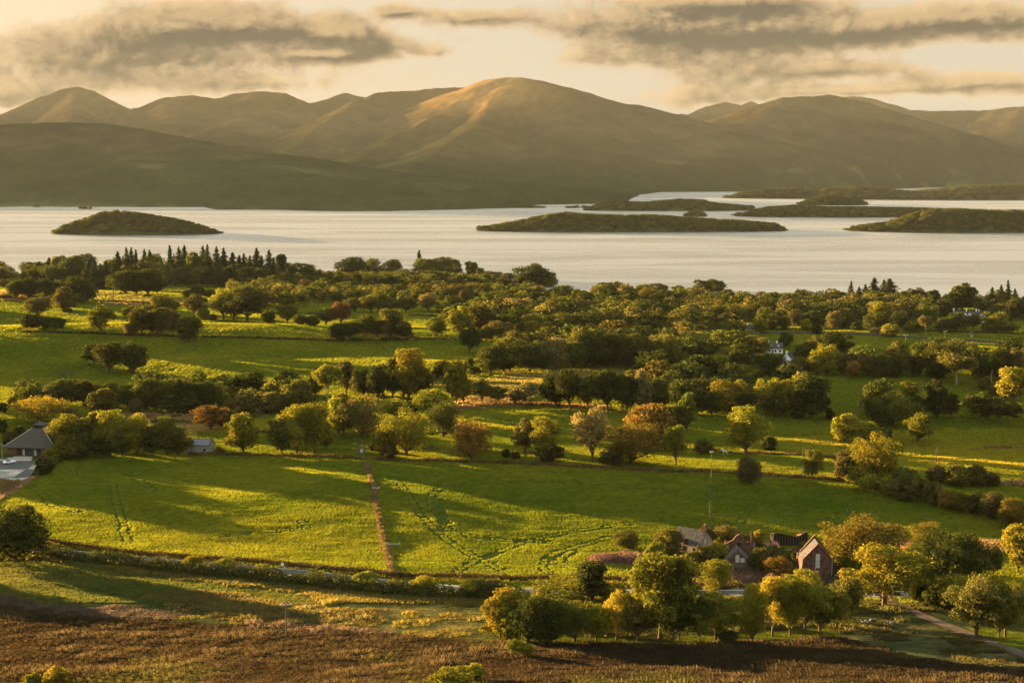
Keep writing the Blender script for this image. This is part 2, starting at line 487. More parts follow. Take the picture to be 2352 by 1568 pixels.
# ------------------------------------------------------------------ near land
GREEN = (0.120, 0.138, 0.012)
COVERS = [  # (colour, roughness class, polygon in view pixels) - what grows where, with one sunlit strip painted brighter
    ((0.26, 0.17, 0.06), [(0, 665), (60, 668), (60, 690), (0, 690)]),
    ((0.20, 0.17, 0.04), [(210, 668), (300, 676), (420, 690), (430, 702), (300, 698), (210, 688)]),
    ((0.20, 0.12, 0.06), [(210, 694), (360, 692), (420, 696), (330, 700), (225, 701)]),
    ((0.20, 0.14, 0.06), [(280, 950), (440, 950), (450, 975), (300, 980), (130, 975)]),
    ((0.28, 0.20, 0.07), [(100, 975), (300, 978), (480, 975), (560, 985), (430, 1000), (90, 1000)]),
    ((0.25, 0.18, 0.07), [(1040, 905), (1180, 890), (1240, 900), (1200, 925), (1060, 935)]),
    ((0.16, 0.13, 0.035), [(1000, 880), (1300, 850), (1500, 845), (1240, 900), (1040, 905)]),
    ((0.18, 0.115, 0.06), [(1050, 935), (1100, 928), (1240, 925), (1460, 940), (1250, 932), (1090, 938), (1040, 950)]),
    ((0.185, 0.172, 0.016), [(430, 1000), (620, 985), (900, 1000), (1100, 985), (1600, 1030), (2900, 1110), (2900, 990), (2352, 985), (2100, 985), (1700, 1020), (1300, 1010), (1100, 960), (620, 960)]),  # sunlit strip behind the tree row, its brightness painted into the colour
    ((0.13, 0.09, 0.04), [(0, 1100), (60, 1085), (75, 1100), (0, 1140)]),
    ((0.10, 0.085, 0.022), [(-300, 1280), (120, 1275), (700, 1340), (1120, 1370), (1120, 1480), (-300, 1480)]),
    ((0.06, 0.07, 0.018), [(-300, 1290), (120, 1290), (400, 1330), (700, 1365), (760, 1400), (600, 1420), (350, 1410), (-300, 1370)]),
    ((0.060, 0.048, 0.042), [(-40, 1360), (60, 1385), (200, 1392), (380, 1400), (440, 1410), (380, 1428), (220, 1415), (0, 1402)]),
    ((0.085, 0.072, 0.026), [(330, 1370), (460, 1355), (620, 1380), (760, 1400), (900, 1400), (780, 1440), (560, 1430), (420, 1400)]),
    ((0.070, 0.052, 0.040), [(540, 1430), (640, 1430), (780, 1445), (900, 1458), (760, 1462), (600, 1446)]),
    ((0.027, 0.021, 0.013), [(-300, 1412), (0, 1398), (200, 1412), (420, 1430), (560, 1450), (900, 1462), (1100, 1470), (1500, 1480), (1900, 1470), (2352, 1500), (2900, 1520), (2900, 1900), (-300, 1900)]),
    ((0.052, 0.048, 0.018), [(1900, 1440), (2020, 1420), (2200, 1440), (2352, 1500), (2352, 1540), (2100, 1505), (1950, 1470)]),
    ((0.055, 0.058, 0.018), [(1130, 1370), (1500, 1375), (1900, 1375), (2352, 1400), (2352, 1450), (2020, 1430), (1500, 1470), (1130, 1440)]),
    ((0.080, 0.062, 0.04), [(1500, 1255), (1920, 1260), (1950, 1345), (1500, 1360), (1440, 1330)]),
    ((0.17, 0.12, 0.06), [(2000, 1240), (2352, 1245), (2352, 1275), (2080, 1262)]),
    ((0.30, 0.28, 0.25), [(-60, 1052), (75, 1052), (90, 1075), (75, 1105), (-60, 1100)]),
]


def ground():
    nc, nr = 640, 620
    k = np.linspace(-1, 1, nc)
    yy = np.concatenate([np.linspace(-250, 190, 40, endpoint=False), np.geomspace(190, 2150, nr - 40)])
    Y, K_ = np.meshgrid(yy, k, indexing='ij')
    X = (0.62 * K_ + 0.38 * K_ ** 3) * (np.maximum(Y, 0) * 0.62 + 260)
    Z = T(X, Y)
    me = np_mesh('ground', np.stack([X, Y, Z], 2).reshape(-1, 3), grid_faces(nr, nc), None, True)
    vx, vy, dep = to_view(X, Y, Z)
    # wobble the borders of the cover types a little
    vx = vx + 14 * fbm(X / 9.0, Y / 9.0, 3); vy = vy + 7 * fbm(X / 7.0 + 9, Y / 7.0, 3) * (400 / np.maximum(Y, 150))
    c = np.zeros(X.shape + (3,)); c[:] = GREEN
    rough = np.zeros(X.shape)
    ok = dep > 100
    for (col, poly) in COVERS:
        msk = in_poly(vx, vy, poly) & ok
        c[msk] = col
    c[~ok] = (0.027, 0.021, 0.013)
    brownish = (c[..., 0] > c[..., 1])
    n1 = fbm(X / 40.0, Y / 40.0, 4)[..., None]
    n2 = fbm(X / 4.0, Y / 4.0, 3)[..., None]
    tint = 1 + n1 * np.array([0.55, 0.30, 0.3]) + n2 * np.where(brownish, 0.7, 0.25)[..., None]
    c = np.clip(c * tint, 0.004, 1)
    c = c * np.where(brownish, 1.0, 0.6)[..., None]      # green ground darkened to match the standing grass
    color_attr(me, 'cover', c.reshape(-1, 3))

    def gm(t, m):
        a = t.n('ShaderNodeAttribute', attribute_name='cover')
        geo = t.n('ShaderNodeNewGeometry')
        P = geo.outputs['Position']
        rot = t.n('ShaderNodeMapping', {'Vector': P, 'Rotation': (0, 0, 0.12), 'Scale': (0.45, 1.15, 1.0)})
        n1 = t.noise(rot, 0.8, 6.0, 0.62)
        n2 = t.noise(P, 0.09, 4.0, 0.6)
        n3 = t.noise(P, 3.0, 3.0, 0.6)
        f = t.step(n1, 0.3, 0.7, 0.72, 1.28)
        g = t.step(n2, 0.3, 0.7, 0.8, 1.2)
        ff = t.m('MULTIPLY', f, g)
        col = t.mix(1.0, a.outputs[0], t.n('ShaderNodeCombineColor', {0: t.m('MULTIPLY', ff, t.step(n2, 0.3, 0.7, 0.85, 1.15)), 1: ff, 2: ff}), 'MULTIPLY')
        h = t.m('ADD', t.m('MULTIPLY', n1, 1.0), t.m('ADD', t.m('MULTIPLY', n2, 1.6), t.m('MULTIPLY', n3, 0.16)))
        b = t.n('ShaderNodeBump', {'Strength': 1.0, 'Distance': 0.85, 'Height': h})
        # blades stand up: spread the normals like rough turf does
        nb = t.n('ShaderNodeTexNoise', {'Vector': P})
        nb.inputs['Scale'].default_value = 2.6
        nb.inputs['Detail'].default_value = 2.0
        off = t.n('ShaderNodeVectorMath', {0: nb.outputs['Color'], 1: (0.5, 0.5, 0.5)}, operation='SUBTRACT')
        off = t.n('ShaderNodeVectorMath', {0: off, 1: (5.5, 5.5, 0.0)}, operation='MULTIPLY')
        nn = t.n('ShaderNodeVectorMath', {0: off, 1: b}, operation='ADD')
        nn = t.n('ShaderNodeVectorMath', {0: nn}, operation='NORMALIZE')
        d = t.n('ShaderNodeBsdfDiffuse', {'Color': col, 'Roughness': 0.8, 'Normal': nn})
        t.n('ShaderNodeOutputMaterial', {'Surface': d})
    me.materials.append(mat('ground_cover', gm))
    tag(link('ground', me), 'green fields and rough brown heath sloping down to the loch', 'ground', kind='structure')


ground()

# ------------------------------------------------------------------ leaves, bark, tree shapes
def leaf_material(name, instanced):
    def b(t, m):
        if instanced:
            base = t.n('ShaderNodeAttribute', attribute_name='cover', attribute_type='INSTANCER').outputs[0]
            rnd = t.n('ShaderNodeObjectInfo').outputs['Random']
        else:
            oi = t.n('ShaderNodeObjectInfo')
            base = oi.outputs['Color']; rnd = oi.outputs['Random']
        tint = t.n('ShaderNodeAttribute', attribute_name='tint').outputs[2]
        geo = t.n('ShaderNodeNewGeometry')
        cl = t.noise(geo.outputs['Position'], 0.22, 2.0)
        # leaves vary: some yellower, some darker
        f = t.m('MULTIPLY', t.step(tint, 0.0, 1.0, 0.60, 1.40), t.step(rnd, 0.0, 1.0, 0.85, 1.15))
        f = t.m('MULTIPLY', f, t.step(cl, 0.3, 0.7, 0.8, 1.2))
        warm = t.m('MULTIPLY', f, t.step(cl, 0.3, 0.7, 0.92, 1.14))
        col = t.mix(1.0, base, t.n('ShaderNodeCombineColor', {0: warm, 1: f, 2: t.m('MULTIPLY', f, 0.95)}), 'MULTIPLY')
        tr = t.mix(1.0, col, (1.4, 1.4, 0.8), 'MULTIPLY')
        d = t.n('ShaderNodeBsdfDiffuse', {'Color': col})
        q = t.n('ShaderNodeBsdfTranslucent', {'Color': tr})
        x = t.n('ShaderNodeMixShader', {0: 0.32, 1: d, 2: q})
        t.n('ShaderNodeOutputMaterial', {'Surface': x})
    return mat(name, b)


def simple_material(name, col, rough=0.8, var=0.25, scale=3.0, bump=0.0, spec=0.0):
    def b(t, m):
        geo = t.n('ShaderNodeTexCoord')
        n = t.noise(geo.outputs['Object'], scale, 5.0, 0.65)
        f = t.step(n, 0.3, 0.7, 1 - var, 1 + var)
        c = t.mix(1.0, tuple(col) + (1,), t.n('ShaderNodeCombineColor', {0: f, 1: f, 2: f}), 'MULTIPLY')
        p = t.n('ShaderNodeBsdfPrincipled', {'Base Color': c, 'Roughness': rough})
        p.inputs['Specular IOR Level'].default_value = spec
        if bump:
            t.set(p.inputs['Normal'], t.n('ShaderNodeBump', {'Strength': 1.0, 'Distance': bump, 'Height': n}))
        t.n('ShaderNodeOutputMaterial', {'Surface': p})
    return mat(name, b)


M_LEAF = leaf_material('leaves', False)
M_LEAFI = leaf_material('leaves_far', True)
M_BARK = simple_material('bark', (0.095, 0.07, 0.05), 0.9, 0.4, 2.0)
M_PALEBARK = simple_material('pale_bark', (0.26, 0.22, 0.17), 0.9, 0.3, 2.0)

TW = random.Random(77)


def tube(V, F, pts, rad, sides=6):
    """append a tapered tube along pts"""
    b0 = len(V)
    P = [Vector(p) for p in pts]
    for i, p in enumerate(P):
        d = (P[min(i + 1, len(P) - 1)] - P[max(i - 1, 0)]).normalized()
        a = d.cross(Vector((0.3, 1, 0.1))).normalized(); c = d.cross(a)
        for k in range(sides):
            t = 2 * math.pi * k / sides
            V.append(tuple(p + (a * math.cos(t) + c * math.sin(t)) * rad[i]))
    for i in range(len(P) - 1):
        for k in range(sides):
            q = b0 + i * sides
            F.append((q + k, q + (k + 1) % sides, q + sides + (k + 1) % sides, q + sides + k))


def leaf_quads(C, Nrm, S, rs):
    """one small irregular leaf spray per centre"""
    n = len(C)
    r = rs.normal(size=(n, 3))
    t = np.cross(Nrm, r); t /= np.linalg.norm(t, axis=1)[:, None] + 1e-9
    b = np.cross(Nrm, t)
    S = S[:, None]
    k = [t * S * (0.5 + 0.3 * rs.rand(n, 1)), b * S * (0.3 + 0.3 * rs.rand(n, 1)), -t * S * (0.5 + 0.3 * rs.rand(n, 1)), -b * S * (0.3 + 0.3 * rs.rand(n, 1))]
    k[0] = k[0] + Nrm * S * 0.22 * (rs.rand(n, 1) - 0.5); k[2] = k[2] + Nrm * S * 0.3 * (rs.rand(n, 1) - 0.5)
    V = np.stack([C + q for q in k], 1).reshape(-1, 3)
    F = np.arange(4 * n).reshape(n, 4)
    return V, F


def crown_finish(name, C, Nrm, S, rs, m):
    V, F = leaf_quads(C, Nrm, S, rs)
    me = np_mesh(name, V, F, m)
    at = me.attributes.new('tint', 'FLOAT', 'FACE')
    at.data.foreach_set('value', rs.rand(len(F)).astype(np.float32))
    return me


def broadleaf(seed, kind, nleaf, leaf):
    """returns (trunk mesh, crown mesh points) for a tree 1 high; widths follow the kind"""
    rs = np.random.RandomState(seed)
    R = dict(D=(0.50, 0.15, 0.28, 44), O=(0.52, 0.01, 0.27, 46), T=(0.36, 0.0, 0.33, 42), A=(0.42, 0.12, 0.27, 34), P=(0.20, 0.02, 0.55, 18), B=(0.55, -0.06, 0.33, 30),
             S=(0.75, 0.16, 0.28, 34), U=(0.40, 0.42, 0.38, 16), L=(0.30, 0.03, 0.42, 18))[kind]
    rx, base, lr, nl = R
    cz = (base + 1) / 2; rz = (1 - base) / 2
    lob = []
    for i in range(nl):
        ph = rs.rand() * 6.283
        h = -0.9 + 1.9 * (i + rs.rand()) / nl
        h = min(h, 0.98)
        s = math.sqrt(max(0, 1 - h * h))
        if kind in 'DOSU': s = s ** 0.7 if h < 0 else s ** 0.85
        if kind in 'P': s = s ** 0.6
        r = rx * lr * rs.uniform(0.7, 1.35)
        f = rs.uniform(0.60, 1.20) if kind != 'B' else rs.uniform(0.85, 1.05)
        if kind == 'A': f = rs.uniform(0.5, 1.12)
        c = np.array([math.cos(ph) * s * max(rx - r * 0.9, 0.02) * f, math.sin(ph) * s * max(rx - r * 0.9, 0.02) * f, cz + h * max(rz - r * 0.8, 0.02) * min(f, 1.0)])
        if kind == 'L': c[0] += (c[2] - 0.5) * 0.22
        lob.append((c, r))
    # a few in the middle so that the crown is not hollow
    if kind not in 'A':
        for i in range(4):
            r = rx * lr * 1.1
            lob.append((np.array([rs.uniform(-.2, .2) * rx, rs.uniform(-.2, .2) * rx, cz + rs.uniform(-.5, .6) * rz]), r))
    w = np.array([r * r for c, r in lob]); w /= w.sum()
    C = []; Nn = []
    for (c, r), q in zip(lob, w):
        n = int(nleaf * q)
        d = rs.normal(size=(n, 3)); d /= np.linalg.norm(d, axis=1)[:, None]
        d[:, 2] = np.where((d[:, 2] < -0.35) & (rs.rand(n) < 0.6), -d[:, 2], d[:, 2])
        bump = 1 + 0.22 * np.sin(d[:, 0] * 7 + r * 90) * np.sin(d[:, 1] * 6 + r * 50) + 0.15 * np.sin(d[:, 2] * 9 + c[0] * 40)
        rad = r * (1 - 0.45 * rs.rand(n) ** 1.7) * bump
        p = c + d * rad[:, None] * np.array([1, 1, 0.8])
        deep = np.zeros(n, bool)
        for (c2, r2) in lob:
            if c2 is c: continue
            deep |= (np.linalg.norm(p - c2, axis=1) < 0.6 * r2) & (rs.rand(n) < 0.85)
        p = p[~deep]; d = d[~deep]
        C.append(p); Nn.append(d)
    # inner foliage closes the crown
    n = nleaf // 5
    d = rs.normal(size=(n, 3)); d /= np.linalg.norm(d, axis=1)[:, None]
    f = rs.rand(n)[:, None] ** 0.5 * (0.72 if kind not in 'A' else 0.5)
    C.append(np.array([0, 0, cz]) + d * f * np.array([rx, rx, rz])); Nn.append(d)
    ninner = n
    C = np.concatenate(C); Nn = np.concatenate(Nn)
    ok = C[:, 2] > (0.0 if kind == 'B' else 0.02)
    C = C[ok]; Nn = Nn[ok]
    Nn = Nn * 0.75 + rs.normal(size=Nn.shape) * 0.5; Nn /= np.linalg.norm(Nn, axis=1)[:, None]
    S = leaf * rs.uniform(0.6, 1.4, len(C))
    # trunk and limbs
    V = []; F = []
    top = cz + 0.25 * rz
    tr = 0.028 if kind in 'DOS' else 0.019
    if kind == 'B': tr = 0.012
    lean = 0.22 if kind == 'L' else 0.0
    wob = rs.normal(size=(4, 2)) * 0.012
    pts = [(0 + lean * (z - 0.5) * (i > 0) + wob[i][0] * (i > 0), wob[i][1] * (i > 0), z) for i, z in enumerate((-0.03, top * 0.4, top * 0.7, top))]
    tube(V, F, pts, [tr * 1.35, tr * 0.85, tr * 0.6, tr * 0.25], 7)
    order = sorted(lob, key=lambda q: q[0][2])
    for c, r in order[:18]:
        z0 = min(max(base * 0.8 + 0.02, c[2] - rx * 0.7), top * 0.9)
        z0 = max(z0, 0.08)
        q0 = np.array([lean * (z0 - 0.5), 0, z0]); q2 = c * np.array([0.95, 0.95, 1.0])
        q1 = q0 * 0.45 + q2 * 0.55 + np.array([0, 0, 0.02])
        tube(V, F, [q0, q1, q2], [tr * 0.45, tr * 0.28, tr * 0.1], 5)
    return V, F, C, Nn, S, rs


def conifer(seed, nleaf, leaf, slim=0.2, ragged=0.3):
    rs = np.random.RandomState(seed)
    V = []; F = []
    tube(V, F, [(0, 0, -0.02), (0.004, 0, 0.5), (0, 0, 0.99)], [0.016, 0.010, 0.002], 6)
    C = []; Nn = []; S = []
    nlay = 34
    for i in range(nlay):
        z = 0.05 + 0.94 * (i / (nlay - 1)) ** 0.95 + rs.uniform(-0.012, 0.012)
        R = slim * (1 - z) ** 0.85 * (1 + ragged * rs.uniform(-0.8, 0.6)) + 0.008
        nb = max(4, int(8 * (1 - z) + 3))
        for k in range(nb):
            ph = rs.rand() * 6.283
            Rb = R * rs.uniform(0.65, 1.15)
            n = max(3, int(nleaf / nlay / nb * (0.45 + 1.2 * (1 - z))))
            t = rs.rand(n) ** 0.7
            x = np.cos(ph) * Rb * t; y = np.sin(ph) * Rb * t
            zz = z - 0.35 * Rb * t - 0.02 * rs.rand(n) + 0.10 * Rb
            p = np.stack([x, y, zz], 1) + rs.normal(size=(n, 3)) * np.array([0.16 * Rb, 0.16 * Rb, 0.014])
            C.append(p)
            Nn.append(np.stack([np.cos(ph) * np.ones(n) * 0.5, np.sin(ph) * np.ones(n) * 0.5, np.ones(n)], 1) + rs.normal(size=(n, 3)) * 0.5)
    C = np.concatenate(C); Nn = np.concatenate(Nn); Nn /= np.linalg.norm(Nn, axis=1)[:, None]
    C[:, 2] = np.clip(C[:, 2], 0.02, 1.0)
    S = leaf * rs.uniform(0.6, 1.4, len(C)) * (1.15 - 0.6 * C[:, 2])
    return V, F, C, Nn, S, rs


class Shape:
    pass


SHAPES = {}


def register(key, data, pale=False):
    V, F, C, Nn, S, rs = data
    s = Shape()
    s.trunk = np_mesh('trunk', V, F, M_PALEBARK if pale else M_BARK, True)
    s.crown = crown_finish('crown', C, Nn, S, rs, M_LEAF)
    q = np.percentile(np.abs(C[:, :2]), 96)
    s.width = 2 * q * 1.04
    s.top = np.percentile(C[:, 2], 99.7)
    SHAPES.setdefault(key, []).append(s)


# near-detail and mid-detail shapes; the leaf size is a fraction of the tree's height
for k_ in 'DOTAPBSUL':
    for i_ in range(3 if k_ in 'DOTAB' else 2):
        register(k_, broadleaf(100 * ord(k_) + i_, k_, 7000, 0.036 if k_ != 'B' else 0.055), pale=k_ in 'U')
for k_ in 'OTALB':
    for i_ in range(2):
        register(k_ + '+', broadleaf(900 * ord(k_) + i_, k_, 13000, 0.021 if k_ != 'B' else 0.03))
for i_, (sl, rg) in enumerate(((0.17, 0.3), (0.23, 0.5), (0.13, 0.6), (0.20, 0.75), (0.26, 0.4), (0.16, 0.9))):
    register('C', conifer(40 + i_, 4200, 0.034, sl, rg))


def bare_tree(seed=3):
    rs = np.random.RandomState(seed)
    V = []; F = []
    tube(V, F, [(0, 0, -0.03), (0.01, 0, 0.35), (0, 0.01, 0.95)], [0.022, 0.014, 0.003], 6)
    C = []
    for i in range(26):
        z = rs.uniform(0.2, 0.8); ph = rs.rand() * 6.28; L = rs.uniform(0.2, 0.5) * (1.1 - z * 0.6)
        q0 = np.array([0, 0, z]); q2 = q0 + np.array([math.cos(ph) * L, math.sin(ph) * L, L * rs.uniform(0.2, 0.8)])
        q1 = (q0 + q2) / 2 + rs.normal(size=3) * 0.03
        tube(V, F, [q0, q1, q2], [0.008, 0.005, 0.002], 4)
        for j in range(3):
            e = q1 + (q2 - q1) * rs.rand() + 0; f = e + rs.normal(size=3) * 0.09
            tube(V, F, [e, (e + f) / 2, f], [0.003, 0.002, 0.001], 3)
            C.append(f); C.append((e + f) / 2)
    C = np.array(C); C = np.concatenate([C + rs.normal(size=C.shape) * 0.02 for _ in range(3)])
    N_ = rs.normal(size=C.shape); N_ /= np.linalg.norm(N_, axis=1)[:, None]
    return V, F, C, N_, np.full(len(C), 0.02), rs


register('N', bare_tree())

COLOURS = {
    'dg': ((0.034, 0.04, 0.01), 'dark green'), 'g': ((0.056, 0.062, 0.012), 'green'), 'ol': ((0.078, 0.07, 0.017), 'olive'),
    'yg': ((0.125, 0.115, 0.014), 'yellow-green'), 'pa': ((0.14, 0.115, 0.042), 'pale'), 'or': ((0.115, 0.07, 0.016), 'orange'),
    'br': ((0.072, 0.060, 0.021), 'brown'), 'rd': ((0.075, 0.036, 0.018), 'copper-red'), 'co': ((0.030, 0.038, 0.012), 'dark'),
    'go': ((0.155, 0.125, 0.014), 'golden'), 'ob': ((0.088, 0.068, 0.014), 'orange-green'),
}
SHAPE_WORD = {'O': 'round', 'D': 'round-topped', 'T': 'tall', 'A': 'open', 'P': 'narrow', 'B': 'leafy', 'S': 'spreading', 'U': 'high-crowned', 'C': 'pointed', 'N': 'bare', 'L': 'leaning'}
GROUPS = {  # key: (where, group phrase)
    'shoreL': ('in the conifer wood by the loch', 'trees of the conifer wood by the loch'),
    'clumpL': ('in the clump beside the yellow field', 'trees of the dark clump by the yellow field'),
    'upper': ('on the upper left pasture', 'trees on the upper left pasture'),
    'knoll': ('of the clump in the big shaded field', 'three trees in the big shaded field'),
    'brown': ('in the brown wood below the loch shore', 'trees of the brown wood'),
    'shoreM': ('on the middle shore rise', 'trees on the middle of the shore'),
    'mid': ('around the small sunlit pasture', 'trees around the small pasture'),
    'belt': ('in the belt below the big shaded field', 'trees of the belt below the shaded field'),
    'hall': ('in the row between hall and barn', 'trees between hall and barn'),
    'far': ('along the far hedge of the sunlit fields', 'trees along the far hedge of the sunlit fields'),
    'meadow': ('around the middle meadow', 'trees around the middle meadow'),
    'long': ('in the long dark wood above the meadow', 'trees of the long dark wood'),
    'lower': ('in the lower wood beside the meadow', 'trees of the lower wood'),
    'cott': ('in the wood around the white cottages', 'trees around the white cottages'),
    'shoreR': ('in the wood along the right-hand shore', 'trees of the right-hand shore wood'),
    'edgeR': ('in the wood edge below the stone wall', 'trees below the stone wall'),
    'right': ('in the right-hand pastures', 'trees in the right-hand pastures'),
    'hedgeR': ('in the hedge line running down the right', 'bushes in the right-hand hedge line'),
    'farm': ('around the ruined farm', 'trees and bushes round the ruined farm'),
    'road': ('between the road and the heath', 'trees between the road and the heath'),
    'rhedge': ('growing out of the roadside hedge', 'bushes in the roadside hedge'),
    'edgeL': ('beyond the left edge', 'trees beyond the left edge'),
    'heath': ('on the brown heath', 'bushes on the heath'),
}
REG = {1: (0, 551.25), 2: (784, 551.25), 3: (1568, 551.25), 4: (0, 1045.5), 5: (784, 1045.5), 6: (1568, 1045.5)}
